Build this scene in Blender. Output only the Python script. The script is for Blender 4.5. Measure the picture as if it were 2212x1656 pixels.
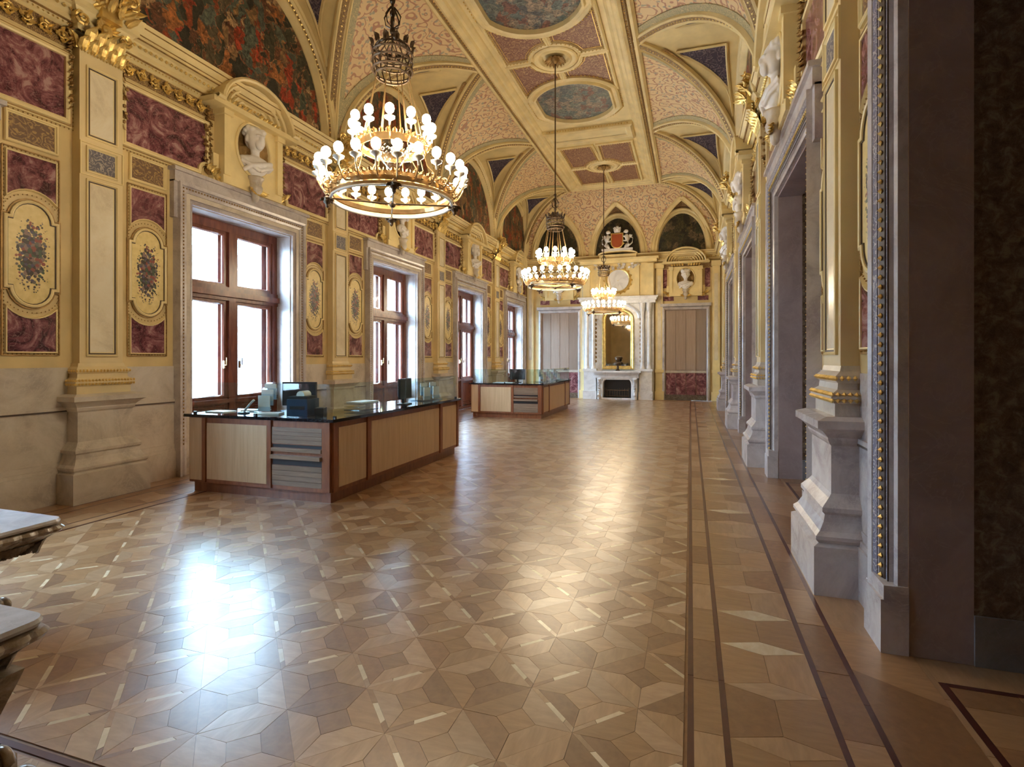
import bpy, bmesh, math, random
from math import sin, cos, pi, sqrt
from mathutils import Vector, Matrix
rnd = random.Random(7)
D = bpy.data
SC = bpy.context.scene
COL = SC.collection
for o in list(D.objects): D.objects.remove(o)

# ------------------------------------------------------------ camera, sky, exposure
XL, XR, XM = -6.9, 1.15, -2.88          # side walls, middle
YE, YN = 22.9, -5.0                     # far and near wall
BAY = 4.75
cam = D.cameras.new('camera'); camo = D.objects.new('camera', cam); COL.objects.link(camo)
camo.location = (0, 0, 1.65); camo.rotation_euler = (pi/2, 0, math.radians(18.11))
cam.sensor_width = 36; cam.lens = 19.2; cam.shift_y = -0.024; cam.clip_start = 0.05
SC.camera = camo
world = D.worlds.new('world'); SC.world = world; world.use_nodes = True
bg = world.node_tree.nodes['Background']
bg.inputs[0].default_value = (0.52, 0.73, 1.0, 1); bg.inputs[1].default_value = 46.0
SC.view_settings.view_transform = 'Standard'; SC.view_settings.look = 'None'
SC.view_settings.gamma = 1; SC.view_settings.exposure = 0.5
SC.view_settings.use_curve_mapping = False
BULB = 66.0
SC.cycles.max_bounces = 6; SC.cycles.diffuse_bounces = 4; SC.cycles.glossy_bounces = 3; SC.cycles.transparent_max_bounces = 10
SC.cycles.caustics_reflective = False; SC.cycles.caustics_refractive = False; SC.cycles.adaptive_threshold = 0.05; SC.cycles.adaptive_min_samples = 16
for yc in (2.37, 7.1, 11.87, 16.62, 21.3):   # sky portals in the window openings
    l = D.lights.new('window_portal', 'AREA'); l.shape = 'RECTANGLE'; l.size = 2.0; l.size_y = 2.7
    l.cycles.is_portal = True
    lo = D.objects.new('window_portal', l); COL.objects.link(lo)
    lo.location = (XL-0.66, yc, 2.3); lo.rotation_euler = (0, -pi/2, 0)

# ------------------------------------------------------------ materials
class NT:
    def __init__(s, name):
        s.m = D.materials.new(name); s.m.use_nodes = True; s.t = s.m.node_tree
        s.b = s.t.nodes['Principled BSDF']
    def n(s, typ, **kw):
        nd = s.t.nodes.new(typ)
        for k, v in kw.items():
            if k.startswith('_'): setattr(nd, k[1:], v)
            else: nd.inputs[k.replace('9', ' ')].default_value = v
        return nd
    def l(s, a, b): s.t.links.new(a, b)
    def coord(s, scale=(1, 1, 1), kind='Object', rot=(0, 0, 0)):
        c = s.n('ShaderNodeTexCoord'); mp = s.n('ShaderNodeMapping'); mp.inputs['Scale'].default_value = scale
        mp.inputs['Rotation'].default_value = rot
        s.l(c.outputs[kind], mp.inputs[0]); return mp.outputs[0]
    def ramp(s, fac, stops, interp='LINEAR'):
        r = s.n('ShaderNodeValToRGB'); r.color_ramp.interpolation = interp
        e = r.color_ramp.elements
        while len(e) > 1: e.remove(e[0])
        e[0].position = stops[0][0]; e[0].color = (*stops[0][1], 1)
        for p, c in stops[1:]:
            x = e.new(p); x.color = (*c, 1)
        s.l(fac, r.inputs[0]); return r.outputs[0]
    def mix(s, fac, a, b, blend='MIX'):
        m = s.n('ShaderNodeMix', _data_type='RGBA', _blend_type=blend)
        for sock, v in ((m.inputs[0], fac), (m.inputs[6], a), (m.inputs[7], b)):
            if isinstance(v, (int, float)): sock.default_value = v
            elif isinstance(v, tuple): sock.default_value = (*v, 1)
            else: s.l(v, sock)
        return m.outputs[2]
    def math(s, op, a, b=0.0):
        m = s.n('ShaderNodeMath', _operation=op)
        for i, v in enumerate((a, b)):
            if isinstance(v, (int, float)): m.inputs[i].default_value = v
            else: s.l(v, m.inputs[i])
        return m.outputs[0]
    def bump(s, h, st=0.3, dist=0.01):
        b = s.n('ShaderNodeBump', Strength=st, Distance=dist); s.l(h, b.inputs['Height']); s.l(b.outputs[0], s.b.inputs['Normal'])
    def fin(s, col=None, rough=0.5, metal=0.0, spec=None):
        if col is not None:
            if isinstance(col, tuple): s.b.inputs['Base Color'].default_value = (*col, 1)
            else: s.l(col, s.b.inputs['Base Color'])
        s.b.inputs['Roughness'].default_value = rough; s.b.inputs['Metallic'].default_value = metal
        if spec is not None: s.b.inputs['Specular IOR Level'].default_value = spec
        return s.m

def m_plain(name, col, rough=0.5, metal=0.0, var=0.12, scale=3.0, bump=0.0, spec=None):
    t = NT(name); nz = t.n('ShaderNodeTexNoise', Scale=scale, Detail=5.0); t.l(t.coord(), nz.inputs['Vector'])
    c = t.ramp(nz.outputs[0], [(0.3, tuple(x*(1-var) for x in col)), (0.7, tuple(min(1, x*(1+var)) for x in col))])
    if bump:
        n2 = t.n('ShaderNodeTexNoise', Scale=scale*12, Detail=3.0); t.l(t.coord(), n2.inputs['Vector']); t.bump(n2.outputs[0], bump, 0.01)
    return t.fin(c, rough, metal, spec)

def m_marble(name, cols, scale=2.5, rough=0.25, dist=2.5):
    t = NT(name); co = t.coord()
    info = t.n('ShaderNodeObjectInfo'); add = t.n('ShaderNodeVectorMath', _operation='ADD')
    sc = t.n('ShaderNodeVectorMath', _operation='SCALE'); sc.inputs[3].default_value = 37.0
    cx = t.n('ShaderNodeCombineXYZ')
    for i in range(3): t.l(info.outputs['Random'], cx.inputs[i])
    t.l(cx.outputs[0], sc.inputs[0]); t.l(co, add.inputs[0]); t.l(sc.outputs[0], add.inputs[1])
    nz = t.n('ShaderNodeTexNoise', Scale=scale, Detail=6.0, Roughness=0.68, Distortion=dist); t.l(add.outputs[0], nz.inputs['Vector'])
    n = len(cols)
    c = t.ramp(nz.outputs[0], [(0.37+0.26*i/(n-1), cols[i]) for i in range(n)])
    vn = t.n('ShaderNodeTexNoise', Scale=scale*2.2, Detail=6.0, Distortion=3.0); t.l(add.outputs[0], vn.inputs['Vector'])
    v = t.math('ABSOLUTE', t.math('SUBTRACT', vn.outputs[0], 0.5))
    f = t.ramp(v, [(0.0, (1, 1, 1)), (0.02, (0, 0, 0))])
    c = t.mix(t.math('MULTIPLY', f, 0.55), c, cols[-1])
    return t.fin(c, rough)

def m_scroll(name, ground, ink, ink2, scale=6.0, rough=0.5, thr=0.10, metal=0.0):
    """painted arabesque: curling lines and rosettes on a ground colour"""
    t = NT(name); co = t.coord()
    ns = t.n('ShaderNodeTexNoise', Scale=scale*0.6, Detail=2.0); t.l(co, ns.inputs['Vector'])
    w = t.mix(0.22, co, ns.outputs['Color'])
    vo = t.n('ShaderNodeTexVoronoi', Scale=scale); t.l(w, vo.inputs['Vector'])
    ring = t.math('ABSOLUTE', t.math('SUBTRACT', t.math('FRACT', t.math('MULTIPLY', vo.outputs['Distance'], 3.0)), 0.5))
    f = t.ramp(ring, [(thr, (1, 1, 1)), (thr+0.05, (0, 0, 0))])
    v2 = t.n('ShaderNodeTexVoronoi', Scale=scale*2.3); t.l(w, v2.inputs['Vector'])
    f2 = t.ramp(v2.outputs['Distance'], [(0.22, (1, 1, 1)), (0.3, (0, 0, 0))])
    c = t.mix(f, ground, ink)
    c = t.mix(t.math('MULTIPLY', f2, 0.8), c, ink2)
    n3 = t.n('ShaderNodeTexNoise', Scale=2.0); t.l(co, n3.inputs['Vector'])
    c = t.mix(t.math('MULTIPLY', n3.outputs[0], 0.25), c, ground)
    return t.fin(c, rough, metal)

def m_mural(name, cols, scale=1.8, rough=0.45):
    """oil painting on the vault wall: crowded draped figures read as patches of colour"""
    t = NT(name); co = t.coord()
    info = t.n('ShaderNodeObjectInfo'); sc = t.math('MULTIPLY', info.outputs['Random'], 50.0)
    ns = t.n('ShaderNodeTexNoise', Scale=scale*1.4, Detail=4.0, Distortion=1.5, _noise_dimensions='4D'); t.l(co, ns.inputs['Vector']); t.l(sc, ns.inputs['W'])
    w = t.mix(0.35, co, ns.outputs['Color'])
    mp = t.n('ShaderNodeMapping'); mp.inputs['Scale'].default_value = (1.6, 1.0, 0.75); mp.inputs['Rotation'].default_value = (0, 0.5, 0); t.l(w, mp.inputs[0])
    vo = t.n('ShaderNodeTexVoronoi', Scale=scale*3.2, _feature='SMOOTH_F1', _voronoi_dimensions='4D'); vo.inputs['Smoothness'].default_value = 0.12
    t.l(mp.outputs[0], vo.inputs['Vector']); t.l(sc, vo.inputs['W'])
    sep = t.n('ShaderNodeSeparateColor'); t.l(vo.outputs['Color'], sep.inputs[0])
    n = len(cols)
    c = t.ramp(sep.outputs[0], [(i/n, cols[i]) for i in range(n)], 'CONSTANT')
    n2 = t.n('ShaderNodeTexNoise', Scale=scale*7, Detail=5.0, Roughness=0.7, Distortion=1.0); t.l(co, n2.inputs['Vector'])
    sh = t.ramp(n2.outputs[0], [(0.34, (0.25, 0.25, 0.25)), (0.52, (1, 1, 1)), (0.68, (2.0, 1.8, 1.5))])
    c = t.mix(1.0, c, sh, 'MULTIPLY')
    return t.fin(c, rough)

def m_bouquet(name):
    """gold ground with a painted cluster of flowers and fruit, flat print on the panel (object origin at its middle)"""
    t = NT(name); c0 = t.n('ShaderNodeTexCoord'); sx = t.n('ShaderNodeSeparateXYZ'); t.l(c0.outputs['Object'], sx.inputs[0])
    x = t.math('DIVIDE', sx.outputs[0], 0.185); z = t.math('DIVIDE', sx.outputs[2], 0.43)
    r = t.math('SQRT', t.math('ADD', t.math('MULTIPLY', x, x), t.math('MULTIPLY', z, z)))
    vo = t.n('ShaderNodeTexVoronoi', Scale=30.0); t.l(c0.outputs['Object'], vo.inputs['Vector'])
    ns = t.n('ShaderNodeTexNoise', Scale=16.0, Detail=3.0); t.l(c0.outputs['Object'], ns.inputs['Vector'])
    e = t.math('ADD', t.math('ADD', t.math('MULTIPLY', vo.outputs['Distance'], 0.62), t.math('MULTIPLY', t.math('POWER', r, 2.0), 0.50)), t.math('MULTIPLY', ns.outputs[0], 0.3))
    f = t.ramp(e, [(0.72, (1, 1, 1)), (0.78, (0, 0, 0))])
    sep = t.n('ShaderNodeSeparateColor'); t.l(vo.outputs['Color'], sep.inputs[0])
    ink = t.ramp(sep.outputs[0], [(0, (0.05, 0.035, 0.03)), (0.3, (0.14, 0.12, 0.10)), (0.45, (0.26, 0.07, 0.05)), (0.6, (0.06, 0.09, 0.05)), (0.75, (0.25, 0.16, 0.14)), (0.88, (0.08, 0.07, 0.12))], 'CONSTANT')
    g = t.ramp(ns.outputs[0], [(0.3, (0.72, 0.55, 0.22)), (0.7, (0.85, 0.68, 0.32))])
    return t.fin(t.mix(f, g, ink), 0.38)

def m_wood(name, col, dark, scale=(1.5, 1.5, 12), rough=0.3, coat=0.0, kind='Object'):
    t = NT(name); co = t.coord(scale, kind)
    info = t.n('ShaderNodeObjectInfo'); geo = t.n('ShaderNodeNewGeometry')
    nz = t.n('ShaderNodeTexNoise', Scale=2.0, Detail=4.0, Roughness=0.6, Distortion=0.6); t.l(co, nz.inputs['Vector'])
    c = t.ramp(nz.outputs[0], [(0.3, dark), (0.7, col)])
    rr = t.math('FRACT', t.math('ADD', info.outputs['Random'], geo.outputs['Random Per Island']))
    v = t.math('ADD', t.math('MULTIPLY', rr, 0.28), 0.88)
    hs = t.n('ShaderNodeHueSaturation'); t.l(c, hs.inputs['Color']); t.l(v, hs.inputs['Value'])
    m = t.fin(hs.outputs[0], rough)
    if coat: t.b.inputs['Coat Weight'].default_value = coat; t.b.inputs['Coat Roughness'].default_value = 0.27
    return m

def m_glass(name, tint=(0.93, 0.97, 0.97), refl=0.10):
    t = NT(name); t.t.nodes.remove(t.b)
    tr = t.n('ShaderNodeBsdfTransparent'); tr.inputs[0].default_value = (*tint, 1)
    gl = t.n('ShaderNodeBsdfGlossy'); gl.inputs['Roughness'].default_value = 0.02
    lw = t.n('ShaderNodeLayerWeight', Blend=0.5)
    fa = t.math('ADD', t.math('MULTIPLY', t.math('POWER', lw.outputs['Facing'], 5.0), 0.9), refl*0.5)
    mx = t.n('ShaderNodeMixShader'); t.l(fa, mx.inputs[0]); t.l(tr.outputs[0], mx.inputs[1]); t.l(gl.outputs[0], mx.inputs[2])
    t.l(mx.outputs[0], t.t.nodes['Material Output'].inputs[0]); return t.m

def m_emit(name, col, st):
    t = NT(name); t.b.inputs['Emission Color'].default_value = (*col, 1); t.b.inputs['Emission Strength'].default_value = st
    return t.fin((0.9, 0.9, 0.85), 0.4)

M = {}
M['gold_plaster'] = m_plain('gold_plaster', (0.66, 0.50, 0.24), 0.42, 0, 0.14, 2.2)
M['cream'] = m_plain('cream_plaster', (0.80, 0.645, 0.33), 0.42, 0, 0.12, 2.5)
M['pale_stone'] = m_marble('pale_stone', [(0.42, 0.36, 0.30), (0.56, 0.49, 0.41), (0.64, 0.57, 0.49)], 1.6, 0.3, 0.8)
M['lilac_stone'] = m_marble('lilac_stone', [(0.40, 0.35, 0.35), (0.52, 0.47, 0.46), (0.60, 0.55, 0.54)], 2.2, 0.25, 1.0)
M['shaft'] = m_plain('shaft_stucco', (0.73, 0.58, 0.32), 0.35, 0, 0.10, 2.0)
M['shaft_inset'] = m_marble('shaft_inset', [(0.66, 0.56, 0.40), (0.76, 0.66, 0.48), (0.80, 0.72, 0.56)], 2.0, 0.22, 0.6)
M['gilt'] = m_plain('gilt', (0.86, 0.60, 0.22), 0.36, 0.75, 0.25, 9.0, 0.2)
M['dark_gilt'] = m_plain('dark_gilt', (0.36, 0.22, 0.08), 0.45, 0.5, 0.35, 12.0, 0.3)  # darker gilding; also carries the shaded tone of the hanging garlands
M['dark_line'] = m_plain('dark_line', (0.08, 0.055, 0.04), 0.5)
M['grey_line'] = m_plain('grey_line', (0.22, 0.21, 0.19), 0.5)
M['red_marble'] = m_marble('red_marble', [(0.05, 0.016, 0.022), (0.14, 0.042, 0.055), (0.25, 0.095, 0.105), (0.42, 0.25, 0.24)], 3.0, 0.16, 2.2)
M['brown_scroll'] = m_scroll('brown_scroll', (0.16, 0.09, 0.05), (0.42, 0.27, 0.10), (0.30, 0.18, 0.08), 11.0)
M['blue_scroll'] = m_scroll('blue_scroll', (0.055, 0.045, 0.075), (0.22, 0.18, 0.20), (0.12, 0.09, 0.13), 9.0)
M['grey_scroll'] = m_scroll('grey_scroll', (0.12, 0.11, 0.13), (0.42, 0.36, 0.30), (0.2, 0.18, 0.22), 12.0)
M['arabesque'] = m_scroll('arabesque', (0.76, 0.57, 0.32), (0.44, 0.20, 0.13), (0.25, 0.27, 0.24), 4.5, thr=0.11)
M['ceiling_red'] = m_scroll('ceiling_red', (0.24, 0.11, 0.075), (0.52, 0.34, 0.18), (0.15, 0.06, 0.05), 9.0)
M['green_band'] = m_scroll('green_band', (0.38, 0.34, 0.20), (0.62, 0.50, 0.26), (0.22, 0.20, 0.14), 13.0)
M['brown_band'] = m_scroll('brown_band', (0.30, 0.17, 0.07), (0.66, 0.46, 0.18), (0.45, 0.28, 0.10), 15.0, thr=0.14)
M['rope'] = m_scroll('rope', (0.13, 0.065, 0.03), (0.62, 0.42, 0.16), (0.40, 0.24, 0.09), 26.0, thr=0.16)
M['blue_frame'] = m_scroll('blue_frame', (0.16, 0.15, 0.20), (0.50, 0.46, 0.46), (0.30, 0.28, 0.33), 16.0)
M['mural'] = m_mural('mural', [(0.03, 0.03, 0.025), (0.10, 0.08, 0.05), (0.24, 0.05, 0.02), (0.06, 0.08, 0.06), (0.32, 0.12, 0.04), (0.12, 0.05, 0.03), (0.34, 0.22, 0.12), (0.05, 0.05, 0.035), (0.30, 0.04, 0.02), (0.09, 0.11, 0.09), (0.22, 0.13, 0.06)])
M['mural_dark'] = m_mural('mural_dark', [(0.02, 0.02, 0.015), (0.05, 0.045, 0.02), (0.03, 0.025, 0.015), (0.09, 0.07, 0.03), (0.03, 0.035, 0.02), (0.12, 0.09, 0.05)], 1.6)
M['mural_sky'] = m_mural('mural_sky', [(0.13, 0.15, 0.13), (0.20, 0.20, 0.17), (0.17, 0.08, 0.06), (0.10, 0.13, 0.13), (0.25, 0.20, 0.15), (0.09, 0.10, 0.11)], 2.0)
M['bouquet'] = m_bouquet('bouquet')
M['white_marble'] = m_marble('white_marble', [(0.62, 0.60, 0.60), (0.78, 0.77, 0.77), (0.84, 0.83, 0.83)], 2.0, 0.2, 1.0)
M['bust_marble'] = m_plain('bust_marble', (0.80, 0.77, 0.76), 0.35, 0, 0.08, 8)
M['mahogany'] = m_wood('mahogany', (0.22, 0.065, 0.035), (0.10, 0.03, 0.02), (6, 6, 1.2), 0.25)
M['bronze'] = m_plain('bronze', (0.10, 0.065, 0.04), 0.35, 0.7, 0.3, 15)
M['brass'] = m_plain('brass', (0.62, 0.42, 0.20), 0.3, 0.85, 0.2, 12)
M['bulb'] = m_emit('bulb_light', (1.0, 0.83, 0.58), BULB)
M['milk'] = m_plain('milk_glass', (0.85, 0.82, 0.74), 0.2, 0, 0.05)
M['crystal'] = m_glass('crystal', (0.95, 0.93, 0.88), 0.3)
M['glass'] = m_glass('window_glass'); M['screen'] = m_glass('screen_glass', (0.86, 0.94, 0.93), 0.10)
M['maple'] = m_wood('maple', (0.66, 0.46, 0.26), (0.54, 0.35, 0.19), (14, 14, 0.8), 0.4)
M['cherry'] = m_wood('cherry', (0.30, 0.105, 0.04), (0.19, 0.06, 0.025), (8, 8, 1.5), 0.32)
M['granite'] = m_plain('black_granite', (0.012, 0.014, 0.018), 0.06, 0, 0.5, 40)
M['louvre'] = m_wood('louvre_wood', (0.30, 0.20, 0.13), (0.18, 0.12, 0.08), (1.5, 6, 12), 0.35)
M['black'] = m_plain('black_plastic', (0.02, 0.02, 0.024), 0.35)
M['navy'] = m_plain('navy_plastic', (0.03, 0.06, 0.12), 0.3)
M['paper'] = m_plain('white_paper', (0.85, 0.86, 0.86), 0.5, 0, 0.03)
M['acrylic'] = m_glass('acrylic', (0.75, 0.86, 0.95), 0.15)
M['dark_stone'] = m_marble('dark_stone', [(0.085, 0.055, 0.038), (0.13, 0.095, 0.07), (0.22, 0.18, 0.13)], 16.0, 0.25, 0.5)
M['grey_base'] = m_marble('grey_base', [(0.16, 0.16, 0.17), (0.23, 0.23, 0.24)], 3.0, 0.3, 1.0)
M['jamb_stone'] = m_marble('jamb_stone', [(0.29, 0.225, 0.225), (0.35, 0.275, 0.275), (0.40, 0.32, 0.32)], 1.2, 0.35, 0.6)
M['door_wood'] = m_wood('door_wood', (0.32, 0.20, 0.12), (0.22, 0.13, 0.08), (5, 5, 1), 0.35)
M['mirror'] = m_plain('mirror', (0.9, 0.88, 0.82), 0.03, 1.0, 0.01)
M['taupe'] = m_wood('taupe_panel', (0.38, 0.28, 0.22), (0.30, 0.215, 0.165), (10, 10, 0.6), 0.5)
M['facade'] = m_plain('facade_plaster', (0.34, 0.40, 0.42), 0.8, 0, 0.08, 1.0)
M['facade_dark'] = m_plain('facade_window', (0.01, 0.02, 0.03), 0.4)
M['paving'] = m_plain('paving', (0.38, 0.38, 0.38), 0.8)
M['parasol'] = m_plain('parasol_cloth', (0.10, 0.22, 0.38), 0.7)
M['red_shield'] = m_plain('red_shield', (0.42, 0.09, 0.03), 0.4)
M['bench'] = m_marble('bench_stone', [(0.20, 0.15, 0.11), (0.30, 0.24, 0.18), (0.42, 0.36, 0.30)], 5.0, 0.22, 1.0)
M['bench_top'] = m_marble('bench_top_stone', [(0.50, 0.50, 0.52), (0.64, 0.64, 0.66)], 4.0, 0.15, 1.0)
WOODS = [((0.39, 0.21, 0.092), (0.29, 0.15, 0.062)), ((0.44, 0.255, 0.125), (0.34, 0.19, 0.088)), ((0.30, 0.15, 0.062), (0.22, 0.105, 0.042)),
         ((0.48, 0.30, 0.165), (0.37, 0.22, 0.115)), ((0.74, 0.58, 0.38), (0.63, 0.47, 0.29)), ((0.085, 0.02, 0.014), (0.06, 0.013, 0.01))]
for i, (a, b) in enumerate(WOODS):
    M['w%d' % i] = m_wood(['oak', 'light_oak', 'walnut', 'ash', 'pale_maple', 'rosewood'][i]+'_parquet', a, b, ((3, 14, 1), (14, 3, 1), (9, 9, 1), (4, 12, 1), (10, 4, 1), (6, 6, 1))[i], (0.34, 0.32, 0.38, 0.30, 0.26, 0.3)[i], 0.8)

# ------------------------------------------------------------ mesh building
W_ = lambda u, v, h: (u, h, v)                  # wall plane: along, up, outwards
def C_(z): return lambda u, v, h: (u, v, z-h)   # ceiling plane, h hangs down
F_ = lambda u, v, h: (u, v, h)                  # floor plane
class MB:
    def __init__(s): s.v = []; s.f = []; s.mi = []; s.k = 0
    def vert(s, p): s.v.append(tuple(p)); return len(s.v)-1
    def face(s, idx): s.f.append(tuple(idx)); s.mi.append(s.k)
    def box(s, x0, x1, y0, y1, z0, z1):
        b = len(s.v)
        for z in (z0, z1):
            for x, y in ((x0, y0), (x1, y0), (x1, y1), (x0, y1)): s.v.append((x, y, z))
        for q in ((3, 2, 1, 0), (4, 5, 6, 7), (0, 1, 5, 4), (1, 2, 6, 5), (2, 3, 7, 6), (3, 0, 4, 7)): s.face([b+i for i in q])
        return s
    def wbox(s, u0, u1, v0, v1, h0, h1): return s.box(u0, u1, h0, h1, v0, v1)
    def poly(s, pts, T, h):
        s.face([s.vert(T(u, v, h)) for u, v in pts]); return s
    def prism(s, pts, T, h0, h1):
        n = len(pts); a = [s.vert(T(u, v, h0)) for u, v in pts]; b = [s.vert(T(u, v, h1)) for u, v in pts]
        s.face(a[::-1]); s.face(b)
        for i in range(n): j = (i+1) % n; s.face((a[i], a[j], b[j], b[i]))
        return s
    def rings(s, rings, close=True, cap=False):
        ids = [[s.vert(p) for p in r] for r in rings]; n = len(rings[0])
        for a, b in zip(ids, ids[1:]):
            for i in range(n if close else n-1):
                j = (i+1) % n; s.face((a[i], a[j], b[j], b[i]))
        if cap: s.face(ids[0][::-1]); s.face(ids[-1])
        return s
    def frame(s, path, prof, T, closed=True):
        """profile (inset towards the left of the path, height) swept round a flat path with mitred corners"""
        n = len(path); rows = []
        for i in range(n):
            p = Vector(path[i])
            a = Vector(path[(i-1) % n]) if (closed or i > 0) else None
            b = Vector(path[(i+1) % n]) if (closed or i < n-1) else None
            d1 = (p-a).normalized() if a is not None else (b-p).normalized()
            d2 = (b-p).normalized() if b is not None else d1
            n1 = Vector((-d1.y, d1.x)); n2 = Vector((-d2.y, d2.x)); m = n1+n2
            if m.length < 1e-4: m = n1.copy()
            m.normalize(); m = m/max(0.35, m.dot(n1))
            rows.append([T(p.x+m.x*q, p.y+m.y*q, h) for q, h in prof])
        if closed: rows.append(rows[0])
        return s.rings(rows, close=False)
    def lathe(s, prof, n=16, c=(0, 0, 0), ax='z', a0=0, a1=2*pi, cap=False):
        rr = []
        for r, z in prof:
            ring = []
            for i in range(n+(0 if a1-a0 > 6.28 else 1)):
                a = a0+(a1-a0)*i/n; x, y = r*cos(a), r*sin(a)
                ring.append((c[0]+x, c[1]+y, c[2]+z) if ax == 'z' else (c[0]+x, c[1]+z, c[2]+y))
            rr.append(ring)
        return s.rings(rr, close=a1-a0 > 6.28, cap=cap)
    def tube(s, pts, r, n=6, closed=False):
        pts = [Vector(p) for p in pts]; m = len(pts); rr = []
        up = Vector((0, 0, 1)); 
        for i, p in enumerate(pts):
            a = pts[(i-1) % m] if (closed or i > 0) else p; b = pts[(i+1) % m] if (closed or i < m-1) else p
            t = (b-a).normalized(); x = t.cross(up)
            if x.length < 0.05: x = t.cross(Vector((1, 0, 0)))
            x.normalize(); y = t.cross(x).normalized()
            ri = r[i] if isinstance(r, (list, tuple)) else r
            rr.append([p+x*ri*cos(2*pi*k/n)+y*ri*sin(2*pi*k/n) for k in range(n)])
        if closed: rr.append(rr[0])
        return s.rings(rr, cap=not closed)
    def ball(s, c, r, n=8, m=5, sc=(1, 1, 1)):
        return s.rings([[(c[0]+r*sc[0]*sin(pi*(j+0.02)/(m+0.04))*cos(2*pi*i/n), c[1]+r*sc[1]*sin(pi*(j+0.02)/(m+0.04))*sin(2*pi*i/n), c[2]-r*sc[2]*cos(pi*j/m)) for i in range(n)] for j in range(m+1)])
    def bead(s, c, r):
        b = len(s.v); x, y, z = c
        s.v += [(x-r, y, z), (x+r, y, z), (x, y-r, z), (x, y+r, z), (x, y, z-r), (x, y, z+r)]
        for q in ((0, 2, 5), (2, 1, 5), (1, 3, 5), (3, 0, 5), (2, 0, 4), (1, 2, 4), (3, 1, 4), (0, 3, 4)): s.face([b+i for i in q])
    def beads(s, path, sp, r, T, h, closed=True):
        n = len(path)
        for i in range(n if closed else n-1):
            a = Vector(path[i]); b = Vector(path[(i+1) % n]); L = (b-a).length; k = max(1, int(L/sp))
            for j in range(k):
                p = a+(b-a)*(j/k); s.bead(T(p.x, p.y, h), r)
        return s
    def leaf(s, base, up, out, w, L, curl=0.35):
        base, up, out = Vector(base), Vector(up).normalized(), Vector(out).normalized(); side = up.cross(out)
        rr = []
        for j in range(6):
            t = j/5; ww = w*sin(pi*(0.18+0.8*t))*(1+0.18*(j % 2)); o = curl*L*t*t*(1.2 if t < 0.9 else 1.1); y = L*(t-0.22*t*t*t*t)
            c = base+up*y+out*(o+0.01)
            rr.append([c-side*ww*0.5-out*0.012, c-side*ww*0.22+out*0.012, c+out*0.0, c+side*ww*0.22+out*0.012, c+side*ww*0.5-out*0.012])
        return s.rings(rr, close=False)
    def spiral(s, c, r0, turns, T, h, tr, flip=1, a0=0):
        pts = []
        for i in range(int(10*turns)+1):
            t = i/(10*turns); a = a0+flip*2*pi*turns*t; r = r0*(1-0.85*t); pts.append(T(c[0]+r*cos(a), c[1]+r*sin(a), h+0.02*t))
        return s.tube(pts, [tr*(1-0.4*i/len(pts)) for i in range(len(pts))], 5)
    def mesh(s, name, mats, smooth=False, recalc=False):
        me = D.meshes.new(name); me.from_pydata(s.v, [], s.f)
        if not isinstance(mats, (list, tuple)): mats = [mats]
        for m in mats: me.materials.append(M[m])
        if len(mats) > 1: me.polygons.foreach_set('material_index', s.mi)
        if smooth: me.polygons.foreach_set('use_smooth', [True]*len(me.polygons))
        if recalc or smooth:
            bm = bmesh.new(); bm.from_mesh(me); bmesh.ops.recalc_face_normals(bm, faces=bm.faces); bm.to_mesh(me); bm.free()
        me.update(); return me

def inst(name, me, parent=None, loc=(0, 0, 0), rz=0, **props):
    o = D.objects.new(name, me); COL.objects.link(o); o.location = loc; o.rotation_euler = (0, 0, rz)
    if parent: o.parent = parent
    for k, v in props.items(): o[k] = v
    return o
def obj(name, mb, mats, parent=None, loc=(0, 0, 0), rz=0, smooth=False, **props):
    return inst(name, mb.mesh(name, mats, smooth), parent, loc, rz, **props)
def rect(u0, u1, v0, v1): return [(u0, v0), (u1, v0), (u1, v1), (u0, v1)]
def arc(cu, cv, ru, rv, a0, a1, n): return [(cu+ru*cos(a0+(a1-a0)*i/n), cv+rv*sin(a0+(a1-a0)*i/n)) for i in range(n+1)]
MOULD = [(0, 0), (0, .022), (.008, .034), (.02, .034), (.028, .02), (.036, .02), (.042, .006)]
THIN = [(0, 0), (0, .012), (.006, .018), (.012, .012), (.012, 0)]
BIG = [(0, 0), (0, .05), (.02, .075), (.05, .075), (.065, .05), (.085, .05), (.10, .03), (.12, .03), (.13, .008)]

# ------------------------------------------------------------ floor
floor = obj('floor', MB().box(XL-0.7, XR+2.2, YN-0.3, YE+0.2, -0.12, -0.006), 'w2', kind='structure')
def piece(pts, h=0.0, tilt=0.0, gap=0.0012):
    cx = sum(p[0] for p in pts)/len(pts); cy = sum(p[1] for p in pts)/len(pts)
    tx, ty = rnd.uniform(-tilt, tilt), rnd.uniform(-tilt, tilt)
    q = []
    for x, y in pts:
        dx, dy = x-cx, y-cy; L = sqrt(dx*dx+dy*dy)+1e-6; f = 1-gap/L
        q.append((cx+dx*f, cy+dy*f, h+tx*dx+ty*dy))
    return (cx, cy), q
def add_piece(mb, q, ox=0, oy=0, k=0):
    mb.k = k; n = len(q); a = [mb.vert((x-ox, y-oy, -0.009)) for x, y, z in q]; b = [mb.vert((x-ox, y-oy, z)) for x, y, z in q]
    mb.face(b); mb.face(a[::-1])
    for i in range(n): j = (i+1) % n; mb.face((a[i], a[j], b[j], b[i]))
XA, XB_, XC, XD = 0.0, 0.15, 0.62, 0.80
LA, LB, LC, LD = 2*XM-XA, 2*XM-XB_, 2*XM-XC, 2*XM-XD
Y1 = 1.56
mod = 0.37; s2 = mod/sqrt(2)
pieces = []     # (centre, quad, tone)
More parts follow.
